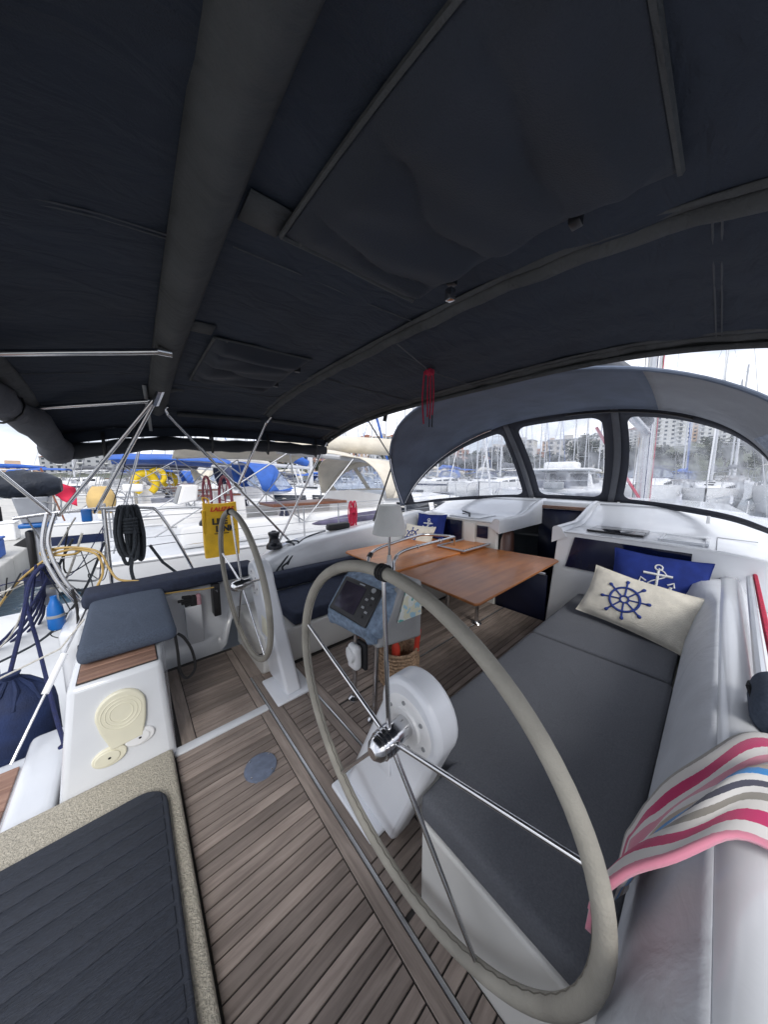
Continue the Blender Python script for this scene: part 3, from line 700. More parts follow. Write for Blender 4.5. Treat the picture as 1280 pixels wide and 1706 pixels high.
# ================================================================== SPRAYHOOD
H = thing('sprayhood', (4.0, 1.5, 1.15), 'dark grey sprayhood with clear windows over the companionway', 'sprayhood')
def sup(t, p=2.5):   # t 0..1 port foot -> starboard foot; returns (lateral -1..1 (port=+1), height 0..1)
    a = math.pi * t; c, s_ = math.cos(a), math.sin(a)
    return math.copysign(abs(c) ** (2 / p), c), abs(s_) ** (2 / p)
def aft(t):
    c, h = sup(t, 2.45); return Vector((3.18 - .82 * h ** 1.2, 1.50 + (1.72 if c > 0 else 2.02) * c, 1.12 + 1.22 * h))
def front(t):
    c, h = sup(t, 2.1 if t < .5 else 2.6); return Vector((3.22 + .80 * h ** 1.1, 1.50 + (1.69 if c > 0 else 1.82) * c, 1.13 + 1.18 * h))
basepts = arc([(3.22, 3.19, 1.13), (3.75, 3.12, 1.15), (4.30, 2.88, 1.175), (4.72, 2.42, 1.20), (4.93, 1.95, 1.215), (4.99, 1.45, 1.22), (4.84, .84, 1.215), (4.60, .40, 1.20), (4.18, -.03, 1.17), (3.7, -.24, 1.14), (3.22, -.33, 1.13)], 10)
cum = [0]
for a, b in zip(basepts, basepts[1:]): cum.append(cum[-1] + (b - a).length)
def base(s_):
    d = s_ * cum[-1]
    for k in range(len(cum) - 1):
        if d <= cum[k + 1]: return basepts[k].lerp(basepts[k + 1], (d - cum[k]) / (cum[k + 1] - cum[k]))
    return basepts[-1]
def hood(t, u):     # roof between aft arch (u=0) and front arch (u=1)
    p = aft(t).lerp(front(t), u); p.z += .035 * math.sin(math.pi * u) * math.sin(math.pi * t); return p
def roof_rows(t0, t1, n, u0=0., u1=1.): return [[hood(lerp(t0, t1, i / n), lerp(u0, u1, j / 10)) for j in range(11)] for i in range(n + 1)]
MB().sheet(roof_rows(0, .66, 46)).build('roof_canvas', hoodc, H, solid=.006, ang=80)
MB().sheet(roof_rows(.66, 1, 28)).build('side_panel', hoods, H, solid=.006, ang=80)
MB().sheet([[hood(lerp(.83, .93, i / 10), lerp(.62 - .08 * i / 10, .9, j / 4)) + Vector((0, .008, -.004)) for j in range(5)] for i in range(11)]).build('side_window', vinylb, H)
def fs(s_, v):      # front surface: s along, v 0 base .. 1 top
    b = base(s_); t = interp([(0, 0), (.12, .16), (.25, .285), (.405, .405), (.595, .59), (.75, .70), (.88, .84), (1, 1)], s_)
    f = front(t); p = b.lerp(f, v); w = math.sin(math.pi * v) * math.sin(math.pi * s_) ** .5
    p += Vector((.10, 0, .03)) * w + Vector((0, (p.y - 1.5) * .05, 0)) * w
    return p
def rr_st(s0, s1, v0, v1, rs, rv, n=8, per=7):
    pts = []
    for (cs, cv_, a0) in ((s1 - rs, v1 - rv, 0), (s0 + rs, v1 - rv, 90), (s0 + rs, v0 + rv, 180), (s1 - rs, v0 + rv, 270)):
        for k in range(n + 1):
            a = R(a0 + 90 * k / n); pts.append((cs + rs * math.cos(a), cv_ + rv * math.sin(a)))
    out = []
    for i in range(len(pts)):
        a, b = pts[i], pts[(i + 1) % len(pts)]
        d = math.hypot(b[0] - a[0], (b[1] - a[1]) * .3); m_ = max(1, int(d / .012))
        for k in range(m_): out.append((lerp(a[0], b[0], k / m_), lerp(a[1], b[1], k / m_)))
    return out
def panel(o0, o1, s0, s1, v0, v1, rs, rv):
    inner = rr_st(s0, s1, v0, v1, rs, rv); n = len(inner)
    cs, cv_ = (s0 + s1) / 2, (v0 + v1) / 2; outer = []
    for (s_, v) in inner:
        ds, dv = s_ - cs, v - cv_
        k = min((o1 - cs) / ds if ds > 1e-6 else 1e9, (o0 - cs) / ds if ds < -1e-6 else 1e9, (1 - cv_) / dv if dv > 1e-6 else 1e9, (0 - cv_) / dv if dv < -1e-6 else 1e9)
        outer.append((cs + ds * k, cv_ + dv * k))
    vs = [fs(*p) for p in inner] + [fs(*p) for p in outer]
    fr_ = MB().add(vs, [(i, (i + 1) % n, n + (i + 1) % n, n + i) for i in range(n)]).build('window_frame', hoodd, H, solid=.008, ang=70)
    rings = []; K = 8
    for k in range(K): rings.append([fs(lerp(s_, cs, k / K), lerp(v, cv_, k / K)) for (s_, v) in inner])
    vs = [p for r_ in rings for p in r_] + [fs(cs, cv_)]; fcs = []
    for k in range(K - 1):
        for i in range(n): fcs.append((k * n + i, k * n + (i + 1) % n, (k + 1) * n + (i + 1) % n, (k + 1) * n + i))
    for i in range(n): fcs.append(((K - 1) * n + i, (K - 1) * n + (i + 1) % n, K * n))
    MB().add(vs, fcs).build('window', vinyl, fr_, ang=80)
    MB().tube([fs(*p) for p in inner], .004, 5, closed=True).build('piping', hoodd, fr_)
panel(0, .405, .035, .385, .05, .93, .02, .07)
panel(.405, .595, .428, .572, .05, .93, .02, .07)
panel(.595, 1, .618, .955, .05, .93, .02, .07)
for s_ in (.405, .595):
    MB().sheet([[fs(s_ + d, v / 14) + Vector((-.012, 0, 0)) for v in range(15)] for d in (-.007, .007)]).build('zip_strip', canvas3, H, solid=.003)
MB().tube([fs(k / 60, 0) + Vector((0, 0, .004)) for k in range(61)], .014, 8).build('base_batten', hoodd, H)
MB().tube([aft(k / 60) for k in range(61)], .013, 8).build('aft_hem', hoodc, H)
MB().tube([front(.008 + .36 * k / 40) + Vector((-.03, -.015, -.01)) for k in range(41)], .0085, 8).build('hood_tube', steel, H)
MB().tube([aft(.004 + .16 * k / 20).lerp(front(.004), .35 * (1 - k / 20)) + Vector((-.012, -.02, 0)) for k in range(21)], .0085, 8).build('hood_tube', steel, H)
MB().tube([front(.52 + .20 * k / 20) + Vector((-.05, 0, -.035)) for k in range(21)], .012, 8).build('grab_handle', blackp, H)
MB().tube([(3.03, 3.24, 1.80), (2.62, 3.22, .93)], .013, 8).build('hood_strut', blackp, H)
for (x, y_, z_) in ((4.86, .86, 1.21), (4.16, .05, 1.165), (4.9, 1.93, 1.21)):
    MB().rbox(x - .06, x - .03, y_ - .012, y_ + .012, z_ - .05, z_ + .02, r=.004, n=1, div=1).build('turn_button', whitep, H)
# ================================================================== STEERING WHEELS AND PEDESTALS
TILT = .075
ZT = Vector((-TILT, 0, 1)).normalized(); XN = Vector((1, 0, TILT)).normalized(); YN = Vector((0, 1, 0))
def wheel(C, r, label, spoke0=92, n_wrap=220):
    C = Vector(C); t = thing('steering_wheel', C - Vector((0, 0, r)), label, 'steering wheel', 'steering wheels of the yacht')
    P = lambda a, q, d=0.: C + q * (math.cos(a) * YN + math.sin(a) * ZT) + XN * d
    rim = MB().tube([P(k / 96 * 2 * math.pi, r) for k in range(96)], .0192, 14, closed=True).build('rim', leather, t)
    # stitched seam on the inside of the leather
    MB().tube([P(k / 160 * 2 * math.pi, r - .0192, .0015 * (-1) ** k) for k in range(160)], .0016, 4, closed=True).build('stitching', mat('stitch thread', (.12, .11, .09), .8), rim)
    for k in range(5):
        a = R(spoke0 + 72 * k)
        MB().tube([P(a, .035), P(a, r - .01)], [.0085, .0065], 10).build('spoke', steel, t)
    hub = MB().lathe([(.001, -.075), (.020, -.075), (.034, -.062), (.040, -.044), (.040, -.040), (.043, -.040), (.043, -.030), (.040, -.030), (.040, -.026), (.044, -.026), (.044, -.014), (.041, -.014), (.041, -.010), (.045, -.010), (.045, .012), (.036, .014), (.036, .075), (.001, .075)], C, XN, n=28).build('hub', steel, t)
    MB().tube([P(R(90), r + .001 * math.sin(k), .028 * math.sin(k / 3 * 2 * math.pi) ) + ZT * 0 for k in range(3)], .001, 3).v
    kn = MB()
    for d in (-.012, 0, .012):
        ca = P(R(spoke0), r) + YN * d
        kn.tube([ca + 0.0222 * (math.cos(b / 12 * 6.283) * ZT + math.sin(b / 12 * 6.283) * XN) for b in range(12)], .004, 5, closed=True)
    kn.build('king_spoke_knot', rubber, t)
    return t
NW = (.592, .650, .690); FW = (.595, 2.29, .755)
wheel(NW, .585, 'large steering wheel with grey leather rim in the foreground')
wheel(FW, .550, 'far steering wheel with grey leather rim beside the yellow bag', 88)
pedm = mat('pedestal gelcoat', (.78, .80, .84), .3, var=.03, scale=3, coat=.3)
def pedestal(hub, baseY, label):
    hx, hy, hz = hub; s_ = 1 if baseY > hy else -1
    t = thing('helm_pedestal', (.78, baseY, 0), label, 'pedestal', 'helm pedestals')
    poly = []
    for k in range(21):
        a = R(200 - 250 * k / 20) if s_ > 0 else R(-20 + 250 * k / 20)
        poly.append((hy - s_ * .0 + .165 * math.cos(a), hz + .015 + .175 * math.sin(a)))
    if s_ > 0: poly = [p for p in poly]
    lo = [(baseY - s_ * .10, .02), (baseY + s_ * .12, .02)]
    # order: outer (away from base) side down to base, across, back up
    poly = poly[::-1] if s_ > 0 else poly[::-1]
    ring = [(hy + .142 * math.cos(R(a)), hz + .012 + .155 * math.sin(R(a))) for a in range(-35, 216, 12)]  # ccw from right
    if s_ > 0:   # base lies at larger Y: right side tangent goes down to base
        ring = [(hy + .142 * math.cos(R(a)), hz + .012 + .155 * math.sin(R(a))) for a in range(-2, 215, 12)]
        poly = ring + [(baseY - .22, .02), (baseY + .13, .02)]
    else:
        ring = [(hy + .142 * math.cos(R(a)), hz + .012 + .155 * math.sin(R(a))) for a in range(-34, 183, 12)]
        poly = ring + [(baseY - .13, .02), (baseY + .20, .02)]
    # body leans like the wheel
    b = MB(); n = len(poly)
    def px(z, d): return hx + .085 - TILT * (z - hz) + d
    b.add([(px(z, 0), y_, z) for y_, z in poly] + [(px(z, .115), y_, z) for y_, z in poly], [tuple(range(n)), tuple(range(n, 2 * n))] + [(i, (i + 1) % n, n + (i + 1) % n, n + i) for i in range(n)])
    b.build('body', pedm, t, bevel=.022)
    C = Vector((px(hz, 0), hy, hz))
    MB().lathe([(.001, -.012), (.060, -.012), (.064, -.004), (.10, -.004), (.108, .0), (.11, .01)], C, XN, n=36).build('hub_plate', whitep, t)
    for k in range(6):
        a = R(25 + 60 * k); c = C + .085 * (math.cos(a) * YN + math.sin(a) * ZT) - XN * .002
        MB().lathe([(.001, -.006), (.007, -.006), (.008, 0)], c, XN, n=10).build('bolt', grey, t)
    MB().rbox(.66, .93, baseY - .16, baseY + .16, .0, .022, r=.01, n=2).build('foot_plate', pedm, t)
    MB().rbox(px(.45, -.006), px(.45, .002), lerp(hy, baseY, .45) - .05, lerp(hy, baseY, .45) + .05, .38, .52, r=.003, n=1, div=1).build('label_plate', creamp if s_ < 0 else pedm, t)
    return t
pedestal(NW, 1.00, 'white rounded pedestal carrying the foreground steering wheel')
pedestal(FW, 2.00, 'white leaning pedestal carrying the far steering wheel')

# ================================================================== CUSHIONS
def cushion(name, x0, x1, y0, y1, z0, z1, m, label, cat='cushion', r=.03, puff=.012, pipe=True, group=None, ext=None):
    t = MB().rbox(x0, x1, y0, y1, z0, z1, r=r, n=4, puff=puff, div=10)
    if ext: t.rbox(*ext, r=r, n=4)
    o = t.build(name, m, base=((x0 + x1) / 2, (y0 + y1) / 2, z0)); tag(o, label, cat, group)
    if pipe:
        pts = [(x, y_, z1 - r * .35) for x, y_ in rrect(x0 + r * .28, x1 - r * .28, y0 + r * .28, y1 - r * .28, r, 4)]
        MB().tube(pts, .0035, 5, closed=True).build('piping', m, o)
    return o
cushion('helm_seat_cushion', -.26, .165, 2.07, 3.04, .584, .672, seatb, 'blue grey cushion on the helm seat above the cream hatches', r=.035)
cushion('bench_cushion', .95, 3.18, 2.20, 2.82, .332, .432, bench, 'long dark navy seat cushion on the far cockpit bench', group=None)
cushion('back_cushion', .93, 3.15, 2.80, 2.935, .43, .60, bench, 'low dark navy back cushion behind the far bench seat', r=.04, puff=0)
cushion('coaming_cushion', -.30, .90, 2.86, 3.14, .617, .715, bench, 'dark navy pad on the coaming beyond the helm seat', r=.035)
cushion('sofa_cushion', .89, 2.17, .075, .83, .335, .425, sofa, 'large grey sofa cushion nearest to the foreground wheel', r=.025, ext=(.70, .96, .075, .61, .337, .428))
cushion('sofa_cushion', 2.178, 3.26, .085, .83, .335, .428, sofa, 'grey sofa cushion under the two pillows by the bulkhead', r=.025)
bk = MB(); rows = []
for i in range(40):
    x = lerp(.2, 3.22, i / 39); k = sm(2.6, 3.15, x)
    rows.append([(x, .062 + k * .05, .44), (x, .055 + k * .06, .52), (x, .020 + k * .09, .66), (x, -.028 + k * .10, .765), (x, -.048 + k * .08, .79), (x, -.06, .80)])
tag(MB().sheet(rows).build('padded_bolster', vinylw, solid=.02), 'pale grey padded backrest along the near side of the sofa', 'bolster')

# ================================================================== PILLOWS
def pillow(name, O, U, V, w, h, th, m, label, motif, mm):
    O, U, V = Vector(O), Vector(U).normalized(), Vector(V); V = (V - U * V.dot(U)).normalized(); N = U.cross(V)
    def surf(u, v, s_=1):
        e = max(0., (1 - abs(u) ** 2.4)) * max(0., (1 - abs(v) ** 2.4))
        pin = 1 - .07 * (1 - abs(v) ** 2) * abs(u) ** 3; pin2 = 1 - .09 * (1 - abs(u) ** 2) * abs(v) ** 3
        wr = .006 * math.sin(7 * u + 3 * v) * math.sin(5 * v - u) * (1 - e)
        return O + U * (u * w / 2 * pin) + V * (v * h / 2 * pin2) + N * (s_ * th / 2 * e ** .55 + wr)
    n = 26
    b = MB(); b.sheet([[surf(-1 + 2 * i / n, -1 + 2 * j / n, 1) for j in range(n + 1)] for i in range(n + 1)])
    b.sheet([[surf(-1 + 2 * i / n, -1 + 2 * j / n, -1) for j in range(n + 1)] for i in range(n + 1)], True)
    o = b.build(name, m, ang=80, base=O - V * h / 2); tag(o, label, 'pillow')
    # piped edge
    ed = [surf(-1 + 2 * i / 20, -1) for i in range(20)] + [surf(1, -1 + 2 * i / 20) for i in range(20)] + [surf(1 - 2 * i / 20, 1) for i in range(20)] + [surf(-1, 1 - 2 * i / 20) for i in range(20)]
    MB().tube(ed, .004, 5, closed=True).build('piping', m, o)
    def Q(x, y_): return surf(2 * x / w, 2 * y_ / h) + N * .001
    e = MB()
    def line(pts, r): e.tube([Q(*p) for p in pts], r, 5)
    if motif == 'helm':
        cx, cy, r0 = -.055, 0, h * .22
        line([(cx + r0 * math.cos(k / 36 * 6.2832), cy + r0 * math.sin(k / 36 * 6.2832)) for k in range(37)], .0085)
        line([(cx + r0 * .28 * math.cos(k / 20 * 6.2832), cy + r0 * .28 * math.sin(k / 20 * 6.2832)) for k in range(21)], .007)
        for k in range(8):
            a = R(45 * k + 10); c, s_ = math.cos(a), math.sin(a)
            line([(cx + r0 * q * c, cy + r0 * q * s_) for q in (.3, .6, .95, 1.25, 1.5)], .006)
            e.tube([Q(cx + r0 * q * c, cy + r0 * q * s_) for q in (1.35, 1.5, 1.62, 1.7)], [.005, .011, .012, .005], 6)
    else:
        cx, cy, r0 = 0, -.01, h * .25
        line([(cx, cy + r0 * .8), (cx, cy), (cx, cy - r0)], .009)
        line([(cx - r0 * .85, cy + r0 * .45), (cx + r0 * .85, cy + r0 * .45)], .011)
        line([(cx + r0 * .22 * math.cos(k / 14 * 6.2832), cy + r0 * 1.02 + r0 * .22 * math.sin(k / 14 * 6.2832)) for k in range(15)], .006)
        line([(cx + r0 * .85 * math.sin(R(a)), cy - r0 * .15 - r0 * .85 * math.cos(R(a))) for a in range(-80, 81, 10)], .010)
        for s_ in (-1, 1): line([(cx + s_ * r0 * .62, cy - r0 * .2), (cx + s_ * r0 * .95, cy + r0 * .02), (cx + s_ * r0 * 1.0, cy - r0 * .32)], .007)
        line([(cx + r0 * (.5 * math.sin(q * .75)), cy + r0 * (.95 - q * .21)) for q in range(10)], .005)
    e.build('embroidery', mm, o, ang=80)
    return o
# pair on the near sofa
pillow('anchor_pillow', (3.10, .27, .745), (.10, -.97, -.05), (.35, -.10, .93), .58, .40, .13, piln, 'navy pillow with white anchor leaning on the bulkhead by the sofa', 'anchor', threadw)
pillow('helm_pillow', (2.72, .33, .625), (-.16, -.95, -.10), (.45, -.15, .80), .66, .40, .15, pilw, 'cream pillow with blue ship wheel lying on the sofa', 'helm', thread)
# pair on the far bench
pillow('anchor_pillow', (3.20, 2.66, .86), (.05, -1, .04), (.30, .05, .95), .50, .36, .12, piln, 'navy pillow with white anchor on the far bench behind the table', 'anchor', threadw)
pillow('helm_pillow', (2.95, 2.68, .72), (.03, -1, .02), (.40, .1, .85), .52, .38, .13, pilw, 'cream pillow with blue ship wheel on the far bench behind the lamp', 'helm', thread)

# ================================================================== COCKPIT TABLE
T = thing('cockpit_table', (2.5, 1.85, 0), 'varnished wooden folding table with raised centre and steel rails', 'table')
def slab(name, poly, z0, z1, m, par, bev=.006): return MB().prism(poly, z0, z1, 'z').build(name, m, par, bevel=bev)
slab('table_leaf', [(1.70, 1.02), (1.74, 1.00), (3.26, 1.02), (3.30, 1.06), (3.22, 1.835), (1.78, 1.835)], .688, .708, mahog, T)
slab('table_leaf', [(1.78, 2.175), (3.20, 2.175), (3.26, 2.74), (3.22, 2.78), (1.86, 2.78), (1.82, 2.74)], .688, .708, mahog, T)
slab('table_centre', [(1.72, 1.842), (3.24, 1.842), (3.24, 2.168), (1.72, 2.168)], .685, .722, mahog, T)
MB().rbox(1.75, 3.2, 1.86, 2.15, .52, .684, r=.01, n=2, div=1).build('table_box', gelw, T)
for (x, y_) in ((2.72, 1.60), (2.72, 1.98), (1.95, 2.0)):
    MB().tube([(x, y_, .0), (x, y_, .69)], .021, 12).build('leg', steel, T)
    MB().lathe([(.001, .016), (.045, .014), (.055, .0)], (x, y_, .0), n=18).build('leg_foot', steel, T)
r1 = arc([(1.60, 1.70, .55), (1.61, 1.72, .74), (1.70, 1.80, .845), (1.95, 1.91, .865), (2.5, 1.98, .855), (2.88, 2.03, .845)], 8)
MB().tube(r1, .016, 10).build('rail', steel, T)
r2 = arc([(1.58, 2.02, .55), (1.59, 2.03, .74), (1.66, 2.08, .845), (1.95, 2.18, .865), (2.55, 2.33, .855), (2.72, 2.34, .85), (2.88, 2.14, .845), (2.88, 2.03, .845)], 8)
MB().tube(r2, .016, 10).build('rail', steel, T)
for k in (18, 27, 33):
    p = r1[k]; MB().tube([p + Vector((0, .0195 * math.cos(a / 10 * 6.283), .0195 * math.sin(a / 10 * 6.283))) for a in range(10)], .004, 5, closed=True).build('rail_ring', whitep, T)
MB().tube([r2[14], r2[15], r2[16]], .024, 8).build('rail_clamp', blackp, T)
MB().tube([(2.90, 2.04, .845), (2.92, 2.05, .72)], .0125, 8).build('rail_post', steel, T)
# tray with raised rim
ty = MB(); x0, x1, y0, y1 = 2.74, 3.42, 1.80, 2.16
fr_ = MB()
for (a, b) in (((x0, y0), (x1, y0)), ((x1, y0), (x1, y1)), ((x1, y1), (x0, y1)), ((x0, y1), (x0, y0))):
    fr_.tube([(a[0], a[1], .742), (b[0], b[1], .742)], .011, 6)
tr = thing('serving_tray', (3.0, 1.98, .722), 'shallow wooden tray with pale metal rim on the table', 'tray')
fr_.build('tray_frame', silver, tr)
MB().box(x0, x1, y0, y1, .724, .734).build('tray_bottom', mahog, tr)
for k in range(9): MB().box(x0 + .05 + k * .06, x0 + .075 + k * .06, y0 + .03, y0 + .05, .735, .738).build('slot', caulk, tr)

# lamp on the table
l = thing('table_lamp', (1.80, 1.98, .722), 'table lamp with plain pale shade standing on the table', 'lamp')
lc = (1.80, 1.98, 0)
MB().lathe([(.098, 1.295), (.100, 1.297), (.160, 1.035), (.157, 1.033), (.096, 1.292)], lc, n=40).build('lamp_shade', shade, l)
MB().tube([(1.80, 1.98, .80), (1.80, 1.98, 1.20)], .011, 12).build('stem', steel, l)
MB().lathe([(.001, .735), (.055, .735), (.055, .724), (.001, .724)], lc, n=24).build('lamp_base', whitep, l)
MB().lathe([(.026, .735), (.022, .80), (.018, .83), (.001, .83)], lc, n=18).build('lamp_foot', whitep, l)
MB().lathe([(.001, 1.296), (.096, 1.294), (.096, 1.290), (.001, 1.289)], lc, n=30).build('shade_top', shade, l)

# ================================================================== CHARTPLOTTER CONSOLE
K = thing('chartplotter_console', (1.10, 1.46, 0), 'chartplotter in denim cover on a steel leg frame behind the foreground wheel', 'chartplotter')
PO = Vector((1.07, 1.47, .755)); pu = Vector((.05, -1, -.015)).normalized(); pv = Vector((.62, -.05, .78)); pv = (pv - pu * pv.dot(pu)).normalized(); pn = pu.cross(pv); pn = pn if pn.x < 0 else -pn
def PP(a, b, d=0.): return PO + pu * a + pv * b + pn * d
def pbox(name, a0, a1, b0, b1, d0, d1, m, par, bev=.006, ex=0.):
    b = MB(); b.hexa([PP(a0 - ex, b0 - ex, d0), PP(a1 + ex, b0 - ex, d0), PP(a1 + ex, b1 + ex, d0), PP(a0 - ex, b1 + ex, d0), PP(a0, b0, d1), PP(a1, b0, d1), PP(a1, b1, d1), PP(a0, b1, d1)])
    return b.build(name, m, par, bevel=bev)
# slumped denim cover round the screen
dn = MB(); ring = []
out = rrect(-.235, .235, -.185, .205, .06, 6); inn = rrect(-.185, .185, -.118, .118, .012, 6); nn = len(out)
def wob(i, q): return .010 * math.sin(i * 2.1 + q) + .006 * math.sin(i * 4.7 + 2 * q)
rws = []
for k in range(6):
    t = k / 5; rws.append([PP(lerp(inn[i][0], out[i][0], t) + wob(i, 1) * t, lerp(inn[i][1], out[i][1], t) + wob(i, 2) * t, .03 - .07 * t * t + wob(i, 3 + k) * math.sin(math.pi * t)) for i in range(nn)])
for k in range(3): rws.append([PP(out[i][0] * (1 - .08 * k) + wob(i, 1), out[i][1] * (1 - .08 * k) + wob(i, 2), -.06 - .05 * k) for i in range(nn)])
rws = [r_ + [r_[0]] for r_ in rws]
dn.sheet(rws).build('denim_cover', denim, K, ang=80, solid=.004)
pd = pbox('housing', -.185, .185, -.118, .118, -.06, .044, blackp, K, .01)
pbox('screen', -.150, .055, -.088, .088, .044, .0465, mat('plotter screen', (.035, .03, .045), .08, var=.4, scale=6), pd, 0)
for j, (a, b) in enumerate(((.10, .07), (.14, .05), (.10, .03), (.14, .01), (.10, -.02), (.14, -.04), (.12, -.07))):
    pbox('button', a - .012, a + .012, b - .007, b + .007, .044, .049, grey if j % 3 else blackp, pd, .002)
MB().lathe([(.001, .010), (.014, .010), (.017, 0)], PP(.12, .095, .044), pn, n=14).build('button', grey, pd)
pbox('badge', -.02, .03, .098, .106, .044, .0455, silver, pd, 0)
# console side and back
MB().hexa([(1.02, 1.22, .56), (1.40, 1.22, .50), (1.40, 1.68, .50), (1.02, 1.68, .56), (1.20, 1.22, .89), (1.40, 1.22, .89), (1.40, 1.68, .89), (1.20, 1.68, .89)]).build('console_box', mat('console grey', (.30, .30, .30), .5, var=.1, scale=8), K, bevel=.02)
chart = bpy.data.materials.new('printed chart'); chart.use_nodes = True; n_ = chart.node_tree; b_ = n_.nodes['Principled BSDF']
c_ = n_.nodes.new('ShaderNodeTexCoord'); t_ = n_.nodes.new('ShaderNodeTexNoise'); t_.inputs['Scale'].default_value = 11; r_ = n_.nodes.new('ShaderNodeValToRGB')
r_.color_ramp.interpolation = 'CONSTANT'
for p_, q_ in ((0, (.35, .55, .65)), (.42, (.68, .66, .50)), (.5, (.70, .72, .68)), (.58, (.12, .42, .38)), (.66, (.72, .70, .62))):
    e_ = r_.color_ramp.elements.new(p_) if p_ not in (0,) else r_.color_ramp.elements[0]
    e_.position = p_; e_.color = (*q_, 1)
n_.links.new(c_.outputs['Object'], t_.inputs['Vector']); n_.links.new(t_.outputs['Fac'], r_.inputs['Fac']); n_.links.new(r_.outputs['Color'], b_.inputs['Base Color']); b_.inputs['Roughness'].default_value = .5
MB().hexa([(1.17, 1.207, .68), (1.38, 1.207, .67), (1.38, 1.214, .67), (1.17, 1.214, .68), (1.235, 1.207, .85), (1.38, 1.207, .85), (1.38, 1.214, .85), (1.235, 1.214, .85)]).build('chart_sheet', chart, K)
for (x, y_) in ((1.10, 1.575), (1.085, 1.335)):
    MB().tube([(x, y_, 0), (x + .03, y_, .62)], .0165, 12).build('leg', steel, K)
    MB().lathe([(.001, .02), (.022, .02), (.042, .010), (.045, .0)], (x, y_, .001), n=18).build('leg_foot', steel, K)
wl = thing('emergency_light', (1.04, 1.43, .30), 'white rounded emergency light clipped below the chartplotter', 'light')
b = MB()
b.rbox(.985, 1.045, 1.395, 1.495, .335, .50, r=.029, n=6)
b.build('lens', whitep, wl)
MB().lathe([(.001, -.02), (.038, -.018), (.052, .0), (.05, .02), (.02, .03)], (1.0, 1.455, .43), (-1, .2, 0), n=20).build('lens_cap', whitep, wl)
MB().rbox(1.046, 1.075, 1.375, 1.47, .33, .51, r=.012, n=3).build('bracket', rubber, wl)
# woven basket with red bottle
bs_ = thing('woven_basket', (1.47, 1.52, 0), 'brown woven basket on the floor below the chartplotter', 'basket')
prof = [(.10, .002), (.135, .02), (.155, .12), (.150, .24), (.145, .27), (.132, .27), (.135, .12), (.09, .02)]
MB().lathe(prof, (1.47, 1.52, 0), n=30).build('basket_wall', sisal, bs_)
for k in range(11):
    z_ = .02 + k * .025; rr = interp([(.0, .13), (.12, .158), (.24, .153), (.27, .148)], z_)
    MB().tube([(1.47 + (rr + .004 * math.sin(a * 1.9 + k * 1.7)) * math.cos(a / 40 * 6.283), 1.52 + (rr + .004 * math.sin(a * 1.9 + k * 1.7)) * math.sin(a / 40 * 6.283), z_ + .003 * math.sin(a * 2.2 + k)) for a in range(40)], .0115, 6, closed=True).build('rope_coil', sisal, bs_)
bt = thing('red_bottle', (1.50, 1.47, .03), 'bright red bottle sticking out of the woven basket', 'bottle')
MB().lathe([(.001, .03), (.032, .03), (.033, .25), (.015, .30), (.001, .30)], (1.47, 1.54, 0), n=14).build('bottle_body', redp, bt)
MB().tube([(1.55, 1.42, .10), (1.57, 1.40, .42)], .020, 8).build('handle', redp, bt)

# ================================================================== ROPES, RAIL, BAG, OUTBOARD, FENDER
pp = thing('pushpit_rail', (-.1, 3.3, .6), 'bent stainless stern rail beyond the helm seat', 'rail')
MB().tube(arc([(-.62, 3.28, 1.26), (-.40, 3.30, 1.285), (-.15, 3.30, 1.295), (.12, 3.30, 1.285), (.20, 3.30, 1.24), (.32, 3.30, .97), (.45, 3.31, .60)], 8), .0135, 10).build('top_rail', steel, pp)
MB().tube([(-.15, 3.30, 1.29), (-.15, 3.30, .60)], .0135, 10).build('post', steel, pp)
MB().tube(arc([(-.42, 3.29, 1.28), (-.47, 3.27, 1.05), (-.42, 3.25, .80), (-.33, 3.23, .58)], 6), .014, 10).build('post', steel, pp)
MB().tube(arc([(-.46, 3.29, 1.28), (-.50, 3.27, 1.02), (-.45, 3.25, .78), (-.36, 3.23, .58)], 6), .014, 10).build('post', steel, pp)
MB().tube([(-.48, 3.28, .93), (-.15, 3.30, .94), (.335, 3.305, .95)], .004, 6).build('wire', steel, pp)
MB().rbox(-.28, -.22, 3.26, 3.34, 1.20, 1.30, r=.01, n=2, div=1).build('rail_clamp', blue, pp)
MB().tube([(.12, 3.30, .95), (.20, 3.30, .78), (.33, 3.29, .62)], .012, 8).build('brace', darkrope, pp)
def coil(name, C, w, h, n, r, m, label, dx=(1, 0, 0)):
    C = Vector(C); D = Vector(dx).normalized(); b = MB(); rd = random.Random(len(label)); N_ = D.cross(Vector((0, 0, 1)))
    t = thing(name, C - Vector((0, 0, h)), label, 'rope')
    for k in range(n):
        o = (k - (n - 1) / 2) / n; ww = w * rd.uniform(.28, .5); hh_ = h * rd.uniform(.82, 1.02); sh = o * w * .6; dp = rd.uniform(-.03, .03)
        pts = []
        for a in range(28):
            q = a / 28 * 6.2832; y_ = math.sin(q); x_ = math.cos(q) * (1 - .45 * (y_ > 0) * y_)
            pts.append(C + D * (sh + ww * x_ * .55) + Vector((0, 0, -hh_ / 2 + hh_ / 2 * y_)) + N_ * (dp + .012 * math.sin(q * 2 + k)))
        b.tube(pts, r, 7, closed=True)
    b.build('rope_loops', m, t)
    b = MB()
    for k in range(5):
        z_ = -.03 - h * .16 - k * 2.0 * r
        b.tube([C + D * (w * .24 * math.cos(a / 14 * 6.283)) + N_ * (.045 * math.sin(a / 14 * 6.283)) + Vector((0, 0, z_)) for a in range(14)], r, 6, closed=True)
    b.build('binding_turns', m, t)
    MB().tube(arc([C + Vector((0, 0, -.1)), C + D * .03 + Vector((0, 0, -h * .6)), C - D * .02 + Vector((0, 0, -h * 1.08)), C + D * .01 + Vector((0, 0, -h * 1.45))], 6), r, 7).build('rope_end', m, t)
    return t
